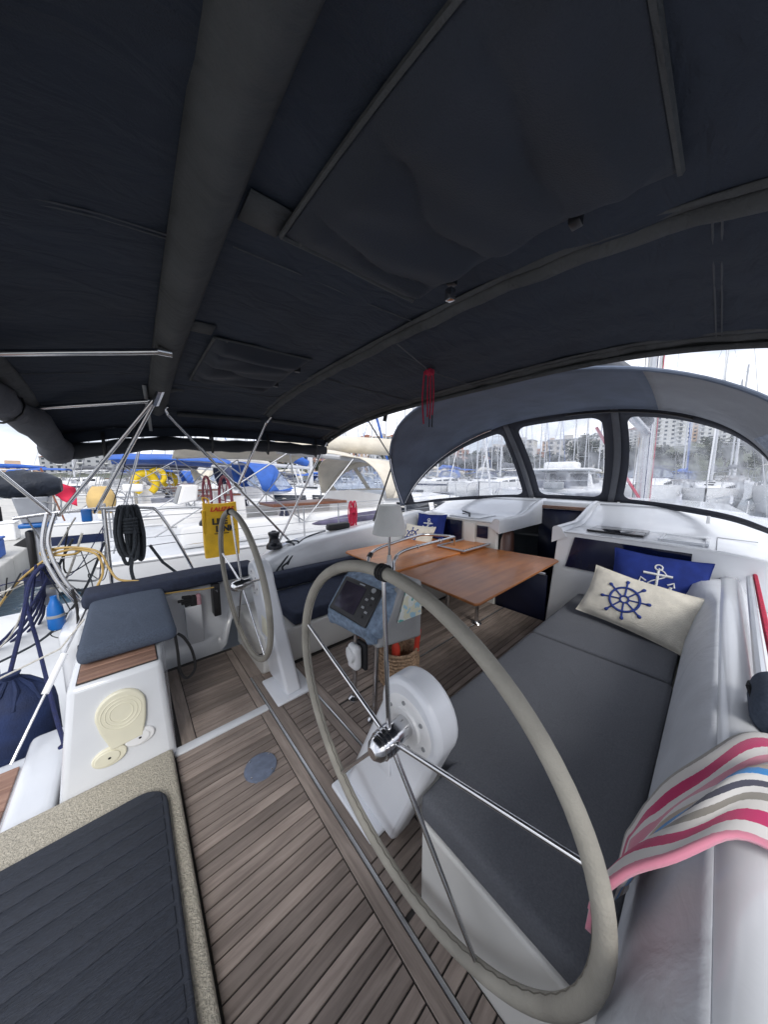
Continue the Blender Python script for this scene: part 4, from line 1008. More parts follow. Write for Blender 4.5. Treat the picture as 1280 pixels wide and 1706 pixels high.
coil('rope_hank', (.0, 3.27, 1.31), .20, .50, 8, .0135, darkrope, 'thick dark grey rope hank hung on the stern rail')
coil('rope_hank', (2.50, 3.55, 1.20), .17, .46, 7, .0075, redrope, 'crimson rope hank hung on the lifeline beside the lamp')
# yellow bag with printed lettering
bgt = thing('rescue_bag', (.76, 3.62, .68), 'yellow rescue sling bag with red and black lettering on the lifeline', 'bag')
rows = []
for i in range(15):
    rows.append([])
    for j in range(15):
        u, v = i / 14, j / 14; x_ = .595 + .335 * u + .012 * math.sin(v * 5) * (u - .5); z_ = .675 + .60 * v - .015 * math.sin(math.pi * u) * (v > .9)
        bl = .045 * (math.sin(math.pi * u) ** .5) * (math.sin(math.pi * min(1, v * 1.02 + .01)) ** .5) + .005 * math.sin(9 * u + 6 * v)
        rows[-1].append((x_, 3.60 - bl, z_))
bb = MB().sheet(rows); bb.sheet([[(x, 3.66 + (3.60 - y_) * .8, z) for (x, y_, z) in r_] for r_ in rows], True)
eg = [r_[0] for r_ in rows] + rows[-1][1:] + [r_[-1] for r_ in reversed(rows[:-1])] + list(reversed(rows[0][1:-1]))
n = len(eg); bb.add(eg + [(x, 3.66 + (3.60 - y_) * .8, z) for (x, y_, z) in eg], [(i, (i + 1) % n, n + (i + 1) % n, n + i) for i in range(n)])
bag = bb.build('bag_body', yellowp, bgt, ang=60)
MB().tube(arc([(.62, 3.60, 1.24), (.60, 3.62, 1.33), (.66, 3.64, 1.30), (.64, 3.62, 1.20)], 5), .008, 5).build('bag_strap', yellowp, bgt)
MB().rbox(.585, .615, 3.585, 3.635, .95, 1.2, r=.008, n=2, div=2).build('bag_flap', yellowp, bgt)
def text(txt, size, loc, m, par, shear=0., bold=.0, name='lettering', sx=1.):
    cu = bpy.data.curves.new('txt', 'FONT'); cu.body = txt; cu.size = size; cu.extrude = .0008; cu.offset = bold; cu.shear = shear; cu.align_x = 'LEFT'
    to = bpy.data.objects.new('txt', cu); COL.objects.link(to); dg = bpy.context.evaluated_depsgraph_get(); dg.update()
    me = bpy.data.meshes.new_from_object(to.evaluated_get(dg)); bpy.data.objects.remove(to); bpy.data.curves.remove(cu)
    Mx = Matrix(((sx, 0, 0, loc[0]), (0, 0, -1, loc[1]), (0, 1, 0, loc[2]), (0, 0, 0, 1)))
    me.transform(Mx)
    bmx = bmesh.new(); bmx.from_mesh(me); bmesh.ops.triangulate(bmx, faces=bmx.faces)
    for _ in range(3): bmesh.ops.subdivide_edges(bmx, edges=[e for e in bmx.edges if e.calc_length() > .012], cuts=1)
    bmx.to_mesh(me); bmx.free(); me.materials.clear(); me.materials.append(m)
    # drape onto the bag
    for v in me.vertices:
        u = (v.co.x - .595) / .335; w = (v.co.z - .675) / .60
        bl = .045 * (math.sin(math.pi * max(0, min(1, u))) ** .5) * (math.sin(math.pi * max(0, min(1, w * 1.02 + .01))) ** .5) + .005 * math.sin(9 * u + 6 * w)
        v.co.y += 3.60 - bl - loc[1] - .008
    
    o = bpy.data.objects.new(name, me); COL.objects.link(o); o.parent = par; o.matrix_parent_inverse = winv(par)
    return o
txr = mat('red print', (.55, .02, .02), .6, var=.05); txk = mat('black print', (.012, .012, .012), .6, var=.05)
text('LALIZAS', .062, (.655, 3.55, 1.185), txr, bag, .35, .0022)
text('LIFE', .088, (.665, 3.55, 1.045), txk, bag, 0, .0045)
text('LINK', .088, (.695, 3.55, .965), txk, bag, 0, .0045)
text('RESCUE SYSTEM', .020, (.68, 3.55, .935), txk, bag, 0, .0006)
# winches on the port coaming
def winch(C, label, m=mat('black winch', (.012, .014, .02), .3, .3, var=.2, scale=9), s=1.):
    t = thing('winch', C, label, 'winch')
    P = lambda q: [(r * s, z * s) for r, z in q]
    MB().lathe(P([(.001, .0), (.085, .0), (.085, .03), (.075, .05), (.06, .065)]), C, n=24).build('winch_base', m, t)
    MB().lathe(P([(.060, .06), (.052, .09), (.048, .12), (.056, .145), (.060, .15), (.001, .15)]), C, n=24).build('drum', m, t)
    MB().lathe(P([(.060, .152), (.062, .165), (.058, .178), (.03, .185), (.022, .195), (.001, .195)]), C, n=24).build('self_tailer', m, t)
    return t
winch((1.18, 3.18, .775), 'black winch on the far coaming where the roof legs stand')
# spray cleat / genoa car, black humped fitting on the coaming
o = MB()
o.rbox(1.86, 2.20, 3.17, 3.27, .875, .965, r=.04, n=5)
o = o.build('rope_clutch', blackp); tag(o, 'black humped rope clutch on top of the far coaming', 'rope clutch')
MB().tube([(1.84, 3.22, .885), (1.75, 3.22, .87)], .012, 6).build('clutch_lever', grey, o)
o = MB().tube(arc([(1.30, 3.16, .83), (1.36, 3.07, .80), (1.20, 2.99, .66), (1.12, 2.98, .58), (1.05, 2.93, .46)], 8), .009, 7)
o.tube(arc([(1.32, 3.17, .83), (1.42, 3.08, .82), (1.26, 2.99, .66), (1.18, 2.98, .60), (1.22, 2.93, .50)], 8), .009, 7)
o.tube(arc([(1.75, 3.22, .87), (1.55, 3.15, .85), (1.38, 3.06, .79), (1.24, 2.985, .62)], 8), .009, 7)
tag(o.build('sheet_rope', darkrope), 'grey sheet rope falling over the far coaming beside the pedestal', 'rope')
# yellow hose looped over the stern rail
o = MB()
o.tube(arc([(-.95, 3.9, .35), (-.72, 3.6, .70), (-.50, 3.36, .93), (-.40, 3.30, .985), (-.30, 3.28, .98), (-.21, 3.22, .93), (-.19, 3.18, .80), (-.23, 3.14, .70), (-.26, 3.10, .63)], 8), .0085, 8)
o.tube(arc([(-.50, 3.36, .93), (-.52, 3.33, .985), (-.44, 3.30, 1.01), (-.32, 3.29, 1.0), (-.20, 3.24, .95), (-.15, 3.18, .82), (-.10, 3.12, .735), (.02, 3.02, .72)], 8), .0085, 8)
o.tube(arc([(-.48, 3.33, .96), (-.40, 3.28, .955), (-.33, 3.30, .955), (-.32, 3.34, .99), (-.42, 3.36, 1.0), (-.50, 3.35, .97)], 8), .0085, 8)
tag(o.build('yellow_hose', yellowhose), 'yellow hose looped over the stern rail beside the helm seat', 'hose')
o = MB().tube(arc([(.16, 2.84, .63), (.3, 2.85, .615), (.42, 2.84, .60), (.51, 2.83, .60)], 6), .006, 6)
tag(o.build('yellow_line', yellowhose), 'thin yellowish cord stretched along the helm wall', 'cord')
# black cord loop below the helm seat
o = MB().tube(arc([(.155, 2.10, .60), (.16, 2.09, .50), (.165, 2.09, .36), (.20, 2.10, .30), (.245, 2.12, .34), (.235, 2.12, .46), (.20, 2.11, .56), (.17, 2.11, .60)], 8), .008, 7)
tag(o.build('black_cord_loop', blackrope), 'black cord loop hanging from the corner of the helm seat', 'cord')
# gloves in the wall pocket
g = thing('work_gloves', (.34, 2.87, .47), 'black gloves with pink cuff stuffed in the white wall pocket', 'gloves')
for k, (dx_, dz_) in enumerate(((-.055, .075), (-.075, .045), (-.06, .02), (-.045, -.005))):
    MB().tube([(.36, 2.87, .50 + .012 * (2 - k)), (.36 + dx_ * .6, 2.855, .50 + dz_ * .7), (.36 + dx_ * 1.5, 2.85, .49 + dz_)], [.018, .016, .012], 8).build('finger', rubber, g)
MB().rbox(.335, .385, 2.845, 2.90, .44, .555, r=.02, n=4).build('palm', rubber, g)
MB().rbox(.375, .415, 2.845, 2.90, .45, .56, r=.02, n=4).build('cuff', pink, g)

# outboard motor on its bracket
ob = thing('outboard_motor', (-.55, 3.62, .5), 'grey outboard motor under a navy cover on the stern rail', 'outboard motor')
cvp = []
for i in range(17):
    t = i / 16; x_ = lerp(-.80, -.40, t); rr = .128 * (math.sin(math.pi * (.06 + .88 * t)) ** .42); cvp.append((x_, rr))
cb = MB(); rws = []
for (x_, rr) in cvp:
    rws.append([(x_, 3.60 + 1.15 * rr * math.cos(a / 20 * 6.2832) + .006 * math.sin(a * 2 + x_ * 40), 1.48 + .95 * rr * math.sin(a / 20 * 6.2832) * (1 if math.sin(a / 20 * 6.2832) > 0 else .8) + .006 * math.sin(a * 1.4 + x_ * 50)) for a in range(21)])
cb.sheet(rws); cb.add(rws[0][:-1], [tuple(range(20))]); cb.add(rws[-1][:-1], [tuple(range(20))])
cb.build('cowling_cover', cowl, ob, ang=60)
MB().hexa([(-.625, 3.52, 1.19), (-.49, 3.52, 1.19), (-.49, 3.70, 1.19), (-.625, 3.70, 1.19), (-.66, 3.51, 1.40), (-.47, 3.51, 1.40), (-.47, 3.71, 1.40), (-.66, 3.71, 1.40)]).build('midsection', silver, ob, bevel=.012)
MB().rbox(-.645, -.475, 3.50, 3.72, 1.155, 1.189, r=.012, n=3, div=2).build('blue_collar', blue, ob)
MB().hexa([(-.58, 3.57, .50), (-.50, 3.57, .50), (-.50, 3.64, .50), (-.58, 3.64, .50), (-.575, 3.56, 1.155), (-.505, 3.56, 1.155), (-.505, 3.66, 1.155), (-.575, 3.66, 1.155)]).build('leg_shaft', silver, ob, bevel=.012)
MB().hexa([(-.70, 3.60, 1.02), (-.60, 3.59, .98), (-.60, 3.62, .98), (-.70, 3.61, 1.02), (-.60, 3.59, 1.10), (-.585, 3.59, 1.12), (-.585, 3.62, 1.12), (-.60, 3.62, 1.10)]).build('clamp_handle', blackp, ob, bevel=.006)
MB().rbox(-.625, -.585, 3.55, 3.66, .80, 1.13, r=.015, n=2, div=2).build('clamp', blackp, ob)
MB().tube([(-.74, 3.55, 1.33), (-.74, 3.55, 1.22)], .022, 10).build('tiller_grip', blackp, ob)
MB().tube([(-.50, 3.50, 1.36), (-.43, 3.47, 1.34), (-.46, 3.48, 1.22), (-.49, 3.50, 1.24)], .007, 6).build('carry_handle', grey, ob)
MB().rbox(-.66, -.46, 3.52, 3.60, .68, .82, r=.01, n=2, div=1).build('bracket_board', navyc, ob)
# big navy fender at the stern and its rope
fd = thing('stern_fender', (-.62, 2.95, -.75), 'big navy blue fender hanging at the stern beside the helm seat', 'fender')
MB().lathe([(.001, -.70), (.08, -.69), (.15, -.63), (.185, -.52), (.19, -.3), (.19, .02), (.182, .09), (.15, .15), (.09, .20), (.05, .24), (.035, .26), (.05, .29), (.001, .30)], (-.66, 2.92, 0), n=32).build('fender_body', fender_m, fd)
b = MB()
for k in range(9):
    a = k / 9 * 6.283; b.tube([(-.66 + .175 * math.cos(a), 2.92 + .175 * math.sin(a), .115), (-.66 + .10 * math.cos(a + .2), 2.92 + .10 * math.sin(a + .2), .20), (-.66 + .04 * math.cos(a + .3), 2.92 + .04 * math.sin(a + .3), .255)], [.006, .014, .008], 6)
b.build('gathered_folds', fender_m, fd)
MB().tube(arc([(-.66, 2.92, .28), (-.60, 3.0, .55), (-.56, 3.18, .82), (-.50, 3.28, .90)], 6), .012, 7).build('fender_rope', bluerope, fd)
o = MB().tube(arc([(-.52, 3.28, .90), (-.60, 3.22, .72), (-.54, 3.02, .36), (-.44, 2.60, .10), (-.39, 2.40, .02), (-.37, 2.2, .12)], 8), .011, 7)
tag(o.build('navy_rope', bluerope), 'navy rope hanging from the stern rail past the fender', 'rope')
o = MB().tube(arc([(-.36, 3.12, .72), (-.34, 3.05, .58), (-.335, 2.9, .42), (-.33, 2.8, .30)], 6), .009, 7)
tag(o.build('black_rope', blackrope), 'short black rope dropping beside the blue jug', 'rope')
jg = thing('blue_canister', (-.50, 3.20, .42), 'bright blue canister hanging behind the stern rail', 'canister')
MB().lathe([(.001, .43), (.036, .435), (.046, .45), (.046, .54), (.040, .60), (.024, .64), (.018, .66), (.018, .68), (.001, .682)], (-.455, 3.10, .02), n=20).build('canister_body', blue, jg)
MB().lathe([(.047, .525), (.049, .535), (.047, .545), (.04, .55), (.04, .52)], (-.455, 3.10, .02), n=20).build('band', grey, jg)
# rod with turnbuckle from stern corner, and thin white line
rd_ = thing('rigging_screw', (-.5, 2.45, 0), 'steel rod with turnbuckle slanting down to the stern', 'rigging')
MB().tube([(-.58, 2.38, .02), (-.28, 2.90, .62)], .007, 8).build('rod', steel, rd_)
MB().tube([(-.465, 2.58, .25), (-.385, 2.72, .41)], .017, 10).build('turnbuckle', whitep, rd_)
o = MB().tube([(-.95, 2.9, .20), (-.40, 2.72, .45), (-.28, 2.75, .60)], .006, 6)
tag(o.build('thin_white_line', whiterope), 'thin white line running across above the fender', 'rope')
o = MB()
for k in range(5): o.tube(arc([(-.44 - .02 * k, 3.3, .9), (-.8, 3.6 + .1 * k, .3 - .05 * k), (-1.5 - .15 * k, 4.2 + .1 * k, -.35)], 6), .010, 6)
tag(o.build('mooring_lines', bluerope), 'dark blue mooring lines running from the stern down to the quay', 'rope')

tl = thing('tangled_lines', (-.6, 3.6, .2), 'tangle of thin dark and pale lines hanging behind the stern rail', 'rope')
rt = random.Random(5)
for k in range(16):
    a = Vector((rt.uniform(-.75, -.15), rt.uniform(3.28, 3.5), rt.uniform(.75, 1.25))); b = Vector((rt.uniform(-1.2, -.2), rt.uniform(3.5, 4.3), rt.uniform(-.1, .7)))
    m1 = a.lerp(b, .35) + Vector((rt.uniform(-.12, .12), rt.uniform(-.1, .1), -rt.uniform(.05, .25))); m2 = a.lerp(b, .7) + Vector((rt.uniform(-.12, .12), rt.uniform(-.1, .1), -rt.uniform(.0, .2)))
    MB().tube(arc([a, m1, m2, b], 6), rt.choice((.004, .006, .009)), 6).build('strand', rt.choice((darkrope, blackrope, whiterope, bluerope, grey)), tl)
# red cord under the sun roof
rc = thing('red_lanyard', (1.62, 1.35, 1.95), 'red cord bundle hanging from the front of the sun roof', 'cord')
px_, py_ = 1.40, 1.19; zt = bz(px_, py_) - .02
for k, (d, l_) in enumerate(((-.014, .25), (-.004, .27), (.006, .26), (.022, .30))):
    MB().tube(arc([(px_ - d, py_ + d, zt), (px_ - d * 1.3, py_ + d * 1.3, zt - l_ * .5), (px_ - d, py_ + d, zt - l_)], 5), .0045, 6).build('strand', redrope, rc)
for k, d in enumerate((-.014, -.002)):
    MB().tube([(px_ - d, py_ + d, zt - .25), (px_ - d, py_ + d, zt - .32)], .0035, 5).build('cord_tip', blackrope, rc)
MB().rbox(px_ - .022, px_ + .022, py_ - .022, py_ + .022, zt - .02, zt + .012, r=.008, n=2, div=1).build('knot', redrope, rc)

# striped towel over the near coaming
tw = bpy.data.materials.new('striped towel'); tw.use_nodes = True; n_ = tw.node_tree; b_ = n_.nodes['Principled BSDF']
uvn = n_.nodes.new('ShaderNodeUVMap'); sx_ = n_.nodes.new('ShaderNodeSeparateXYZ'); r_ = n_.nodes.new('ShaderNodeValToRGB'); r_.color_ramp.interpolation = 'CONSTANT'
cols = [(0, (.26, .24, .21)), (.07, (.66, .63, .60)), (.15, (.50, .02, .12)), (.25, (.68, .65, .63)), (.33, (.62, .22, .30)), (.47, (.70, .67, .66)), (.66, (.42, .33, .25)), (.74, (.02, .22, .55)), (.82, (.68, .66, .64)), (.88, (.06, .06, .09)), (.94, (.66, .64, .62))]
r_.color_ramp.elements[0].position = 0; r_.color_ramp.elements[0].color = (*cols[0][1], 1); r_.color_ramp.elements[1].position = cols[1][0]; r_.color_ramp.elements[1].color = (*cols[1][1], 1)
for p_, q_ in cols[2:]: e_ = r_.color_ramp.elements.new(p_); e_.color = (*q_, 1)
tn = n_.nodes.new('ShaderNodeTexNoise'); tn.inputs['Scale'].default_value = 90; md = n_.nodes.new('ShaderNodeMath'); md.operation = 'MULTIPLY_ADD'; md.inputs[1].default_value = .012; 
n_.links.new(uvn.outputs[0], sx_.inputs[0]); n_.links.new(tn.outputs['Fac'], md.inputs[0]); n_.links.new(sx_.outputs['Y'], md.inputs[2])
fr1 = n_.nodes.new('ShaderNodeMath'); fr1.operation = 'FRACT'; n_.links.new(md.outputs[0], fr1.inputs[0]); n_.links.new(fr1.outputs[0], r_.inputs['Fac']); n_.links.new(r_.outputs['Color'], b_.inputs['Base Color']); b_.inputs['Roughness'].default_value = .95; b_.inputs['Sheen Weight'].default_value = .3
bp = n_.nodes.new('ShaderNodeBump'); bp.inputs['Strength'].default_value = .35; bp.inputs['Distance'].default_value = .0015
tn2 = n_.nodes.new('ShaderNodeTexNoise'); tn2.inputs['Scale'].default_value = 900; n_.links.new(tn2.outputs['Fac'], bp.inputs['Height']); n_.links.new(bp.outputs[0], b_.inputs['Normal'])
rows = []; NU, NV = 48, 60
tpf = [(.085, .60), (.08, .66), (.07, .70), (.045, .76), (-.005, .835), (-.06, .875), (-.12, .885), (-.19, .86), (-.26, .79), (-.36, .72), (-.5, .68)]
tpr = arc([(0, y_, z_) for y_, z_ in tpf], 8)
for j in range(NV + 1):
    v = j / NV; row = []
    for i in range(NU + 1):
        u = i / NU; k_ = u * (len(tpr) - 1); k0 = min(int(k_), len(tpr) - 2); p = tpr[k0].lerp(tpr[k0 + 1], k_ - k0)
        xe = interp([(0, .90), (.3, .96), (.5, 1.15), (.7, 1.36), (1, 1.5)], u) + .012 * math.sin(u * 25)
        w_ = (.008 * math.sin(6 * v + 7 * u) + .006 * math.sin(11 * v - 9 * u) + .004 * math.sin(22 * u + 15 * v)) * min(1, v * 4 + .2)
        edge = .035 * math.sin(min(1, v * 1.6) * math.pi / 2) - .035 - .012 * math.exp(-(v / .03) ** 2)
        row.append((xe - .56 * v * lerp(.42, 1, u), p.y + .4 * w_ - .02 * math.sin(5 * v), p.z + w_ + edge))
    rows.append(row)
o = MB().sheet(rows).build('striped_towel', tw, solid=.012, ang=80); tag(o, 'crumpled white towel with crimson and blue stripes on the near coaming', 'towel')
uv = o.data.uv_layers.new(name='UVMap'); me = o.data
for p in me.polygons:
    for li, vi in zip(p.loop_indices, p.vertices):
        uv.data[li].uv = ((vi % (NU + 1)) / NU, 1.36 * (vi // (NU + 1)) / NV)
# folded dark bag on the near coaming and grab tube with red line
o = MB().rbox(1.32, 1.52, -.26, -.115, .80, .93, r=.05, n=4, puff=.02); o = o.build('folded_cover', seatb); tag(o, 'folded blue grey cloth lying on the near coaming beyond the towel', 'cloth')
MB().tube([(1.36, -.13, .86), (1.42, -.112, .90), (1.50, -.12, .88)], .006, 6).build('drawstring', blackrope, o)
o = thing('coaming_tube', (2.4, -.17, .82), 'grey tube lying along the near coaming', 'tube')
MB().tube([(1.50, -.150, .845), (3.20, -.185, .86)], .016, 8).build('tube_body', alu, o)
o = MB().tube([(1.3, -.19, .83), (2.2, -.20, .84), (3.3, -.215, .86)], .012, 6)
tag(o.build('crimson_line', redrope), 'crimson line lying along the near coaming behind the grey tube', 'rope')
# ================================================================== MOORED YACHTS
wood_r = mat('varnished trim', (.23, .09, .05), .4, var=.2, scale=9)
darkwin = mat('tinted cabin window', (.012, .016, .024), .08, var=.2, scale=2)
wire_m = mat('rigging wire', (.30, .31, .33), .4, .6, var=.1)
mast_m = mat('painted mast', (.58, .59, .61), .4, .2, var=.06)
maroon = mat('maroon wheel cover', (.14, .02, .035), .7, var=.2)
def yacht(canv, cover, hullm, label, L=13., Bm=4.1, bim=True, hood_=True, detail=False, mh=18., stripe=None):
    t = thing('moored_yacht', (0, 0, 0), label, 'sailing yacht')
    hb = lambda x: Bm / 2 * interp([(0, .86), (.25, .98), (.5, 1), (.75, .78), (.9, .42), (1, .03)], x / L)
    sh = lambda x: 1.72 + .25 * (x / L) ** 2
    rows = []
    for i in range(22):
        x = L * i / 21; b = hb(x); s_ = sh(x)
        rows.append([(x - .0, -b, s_), (x, -b * .99, s_ * .6), (x, -b * .86, .1), (x, -b * .4, -.35), (x, b * .4, -.35), (x, b * .86, .1), (x, b * .99, s_ * .6), (x, b, s_)])
    b = MB().sheet(rows); b.add(rows[0], [tuple(range(8))])
    hl = b.build('hull', hullm, t, ang=40)
    if stripe:
        for s_ in (-1, 1):
            MB().sheet([[(L * i / 21, s_ * (hb(L * i / 21) + .004), sh(L * i / 21) * .86), (L * i / 21, s_ * (hb(L * i / 21) * .997 + .006), sh(L * i / 21) * .74)] for i in range(21)]).build('hull_stripe', stripe, hl)
    rows = [[(L * i / 21, hb(L * i / 21) * q * .985, sh(L * i / 21) + .03 * (1 - q * q)) for q in (-1, -.6, -.2, .2, .6, 1)] for i in range(22)]
    dk = MB().sheet(rows).build('deck', nonskid, t, ang=60)
    for s_ in (-1, 1): MB().tube([(L * i / 21, s_ * hb(L * i / 21) * .99, sh(L * i / 21) + .03) for i in range(22)], .03, 6).build('toe_rail', gelb, dk)
    # cockpit coamings and seats
    for s_ in (-1, 1):
        MB().rbox(.9, 5.1, s_ * 1.25 - .17, s_ * 1.25 + .17, 1.74, 2.12, r=.08, n=3, div=2).build('coaming', gelb, t)
        MB().lathe([(.001, 0), (.10, 0), (.08, .05), (.06, .10), (.08, .16), (.001, .17)], (2.6, s_ * 1.27, 2.12), n=14).build('winch', navyp, t)
        p = MB().hexa([(1.75, s_ * .8 - .12, 1.7), (2.05, s_ * .8 - .12, 1.7), (2.05, s_ * .8 + .12, 1.7), (1.75, s_ * .8 + .12, 1.7), (1.82, s_ * .8 - .1, 2.5), (2.0, s_ * .8 - .1, 2.5), (2.0, s_ * .8 + .1, 2.5), (1.82, s_ * .8 + .1, 2.5)]).build('wheel_pedestal', gelb, t)
        w = MB().tube([(1.70, s_ * .8 + .45 * math.cos(a / 24 * 6.283), 2.42 + .45 * math.sin(a / 24 * 6.283)) for a in range(24)], .025, 6, closed=True)
        for k in range(6): w.tube([(1.70, s_ * .8, 2.42), (1.70, s_ * .8 + .45 * math.cos(k * 1.047), 2.42 + .45 * math.sin(k * 1.047))], .01, 4)
        w.build('steering_wheel', maroon if detail else leather, t)
    MB().rbox(2.7, 4.6, -.45, .45, 2.20, 2.26, r=.01, n=1, div=1).build('cockpit_table', wood_r, t)
    MB().rbox(3.0, 4.3, -.12, .12, 1.7, 2.2, r=.02, n=2, div=1).build('table_stand', gelb, t)
    # coachroof
    cr_ = lambda x: interp([(5.0, 2.45), (6.2, 2.42), (8.6, 2.25), (10.6, 1.95)], x)
    rows = []
    for i in range(16):
        x = lerp(5.0, 10.8, i / 15); w_ = (hb(x) - .55) ; z_ = cr_(x)
        rows.append([(x, -w_ - .06, 1.7), (x, -w_ + .06, z_ - .16), (x, -w_ + .22, z_ - .02), (x, 0, z_ + .05), (x, w_ - .22, z_ - .02), (x, w_ - .06, z_ - .16), (x, w_ + .06, 1.7)])
    b = MB().sheet(rows); b.add(rows[0], [tuple(range(7))]); b.build('coachroof', gelb, t, ang=35)
    for s_ in (-1, 1):
        for (xa, xb) in ((5.4, 6.6), (6.9, 8.0), (8.25, 9.1)):
            w0, w1 = hb(xa) - .55, hb(xb) - .55
            q = lambda x, w_, f: (x, s_ * (w_ + .07 - .11 * f), lerp(1.76, cr_(x) - .16, f) + .03)
            MB().add([q(xa, w0, .25), q(xb, w1, .3), q(xb, w1, .8), q(xa, w0, .85)], [(0, 1, 2, 3)]).build('cabin_window', darkwin, t, solid=.02)
    for (xa, y0) in ((8.9, -.3), (7.2, -.3)):
        MB().rbox(xa, xa + .55, y0, y0 + .6, cr_(xa) + .0, cr_(xa) + .09, r=.03, n=2, div=1).build('hatch', darkwin, t)
    # rig
    mxx = 7.6
    m_ = MB().tube([(mxx, 0, 2.2), (mxx, 0, mh)], .10, 9).build('mast', mast_m, t)
    for z_ in (mh * .42, mh * .68):
        MB().tube([(mxx - .2, -1.15, z_ + .05), (mxx, 0, z_), (mxx - .2, 1.15, z_ + .05)], .03, 5).build('spreader', mast_m, m_)
    for s_ in (-1, 1):
        MB().tube([(mxx - .15, s_ * (Bm / 2 - .2), 1.8), (mxx - .2, s_ * 1.15, mh * .42 + .05), (mxx - .2, s_ * 1.15, mh * .68 + .05), (mxx, 0, mh - .3)], .012, 4).build('shroud', wire_m, m_)
        MB().tube([(.15, s_ * 1.3, 1.8), (1.4, 0, mh * .35), (mxx, 0, mh)], .010, 4).build('backstay', wire_m, m_)
    MB().tube([(L - .3, 0, 1.95), (mxx + .05, 0, mh - .6)], [.06, .045], 6).build('furled_genoa', gelb if cover is not bluec else bluec, m_)
    MB().tube([(mxx - .1, 0, 3.25), (3.0, 0, 3.45)], .075, 8).build('boom', mast_m, m_)
    MB().tube([(mxx - .15, 0, 3.42), (6.6, 0, 3.75), (4.8, 0, 3.72), (3.0, 0, 3.56)], [.14, .26, .22, .12], 10).build('sail_cover', cover, m_)
    # sun roof
    if bim:
        def zz(x, y_): return 3.55 - .22 * abs(y_ / 1.65) ** 2.4 - .05 * ((x - 2.5) / 1.3) ** 2
        MB().sheet([[(lerp(1.2, 4.1, i / 14), lerp(-1.65, 1.65, j / 16), zz(lerp(1.2, 4.1, i / 14), lerp(-1.65, 1.65, j / 16)) + .008 * math.sin(i * 1.3 + j)) for j in range(17)] for i in range(15)]).build('sun_roof', canv, t, solid=.015, ang=70)
        for s_ in (-1, 1):
            for (xa, xb) in ((1.25, 2.9), (2.6, 2.8), (4.05, 2.9), (2.6, .6)):
                MB().tube([(xa, s_ * 1.62, 3.3), (xb, s_ * 1.5, 2.0)], .012, 6).build('roof_leg', wire_m, t)
    if hood_:
        def ap(k, x0, h, dx): a = math.pi * k; c, s_ = math.cos(a), math.sin(a); return (x0 + dx * abs(s_) ** .8, 1.55 * math.copysign(abs(c) ** .75, c), 2.35 + h * abs(s_) ** .7)
        MB().sheet([[Vector(ap(k / 24, 5.0, 1.05, -.35)).lerp(Vector(ap(k / 24, 5.2, .98, .55)), j / 5) for j in range(6)] for k in range(25)]).build('hood_roof', canv, t, solid=.012, ang=70)
        def bp2(k): a = math.pi * k; return Vector((5.2 + 1.35 * math.sin(a) ** .7, 1.55 * math.copysign(abs(math.cos(a)) ** .75, math.cos(a)), 2.34))
        def fr2(k, v): return bp2(k).lerp(Vector(ap(k, 5.2, .98, .55)), v)
        for (a, b_) in ((.06, .33), (.37, .63), (.67, .94)):
            MB().sheet([[fr2(lerp(a, b_, i / 8), lerp(.16, .86, j / 4)) for j in range(5)] for i in range(9)]).build('hood_window', vinylb, t)
        for (a, b_, v0, v1) in ((0, 1, 0, .16), (0, 1, .86, 1), (0, .06, .16, .86), (.33, .37, .16, .86), (.63, .67, .16, .86), (.94, 1, .16, .86)):
            MB().sheet([[fr2(lerp(a, b_, i / 16), lerp(v0, v1, j / 3)) for j in range(4)] for i in range(17)]).build('hood_front', canv, t, solid=.01, ang=70)
    # rails
    g = MB()
    for s_ in (-1, 1):
        for x in (1.6, 3.4, 5.2, 7.0, 8.8, 10.6, 12.2):
            g.tube([(x, s_ * (hb(x) - .08), sh(x)), (x, s_ * (hb(x) - .08), sh(x) + .62)], .012, 5)
        for z_ in (.32, .61): g.tube([(x, s_ * (hb(x) - .08), sh(x) + z_) for x in (.1, 1.6, 3.4, 5.2, 7.0, 8.8, 10.6, 12.2)], .005, 4)
        g.tube(arc([(.08, s_ * .5, sh(0) + .72), (.08, s_ * 1.45, sh(0) + .72), (.3, s_ * (hb(.3) - .08), sh(0) + .70), (1.3, s_ * (hb(1.3) - .08), sh(1) + .66), (1.6, s_ * (hb(1.6) - .08), sh(1.6) + .2)], 4), .016, 6)
        g.tube([(.08, s_ * .5, sh(0)), (.08, s_ * .5, sh(0) + .72)], .016, 6); g.tube([(.1, s_ * 1.5, sh(0)), (.1, s_ * 1.5, sh(0) + .72)], .016, 6)
        g.tube(arc([(L - 1.2, s_ * hb(L - 1.2) * .9, sh(L - 1)), (L - 1.0, s_ * hb(L - 1.2) * .9, sh(L) + .6), (L - .1, s_ * .25, sh(L) + .65)], 4), .016, 6)
    g.tube([(L - .1, -.25, sh(L) + .65), (L - .1, .25, sh(L) + .65)], .016, 6)
    g.build('guard_rail', wire_m, t)
    return t
hullnavy = mat('navy hull', (.012, .02, .06), .2, var=.1, coat=.4)
N0 = yacht(cream, cream, gelb, 'white yacht with cream sun roof and sprayhood moored right alongside', detail=True)
N0.location = (-.35, 6.75, -1.3)
protoB = yacht(bluec, bluec, gelb, 'white yacht with bright blue sun roof, second boat beyond the cream one', stripe=hullnavy, mh=17)
protoB.location = (-1.5, 11.8, -1.3)
protoN = yacht(navyc, whiterope, gelb, 'white yacht with navy canvas, third boat beyond the cream one', L=14, mh=19.5)
protoN.location = (-1.2, 16.6, -1.3)
protoP = yacht(canvas3, canvas3, gelb, 'white yacht with grey canvas and no sprayhood, fourth beyond the cream one', L=12, hood_=False, mh=16)
protoP.location = (-1.3, 21.2, -1.3)
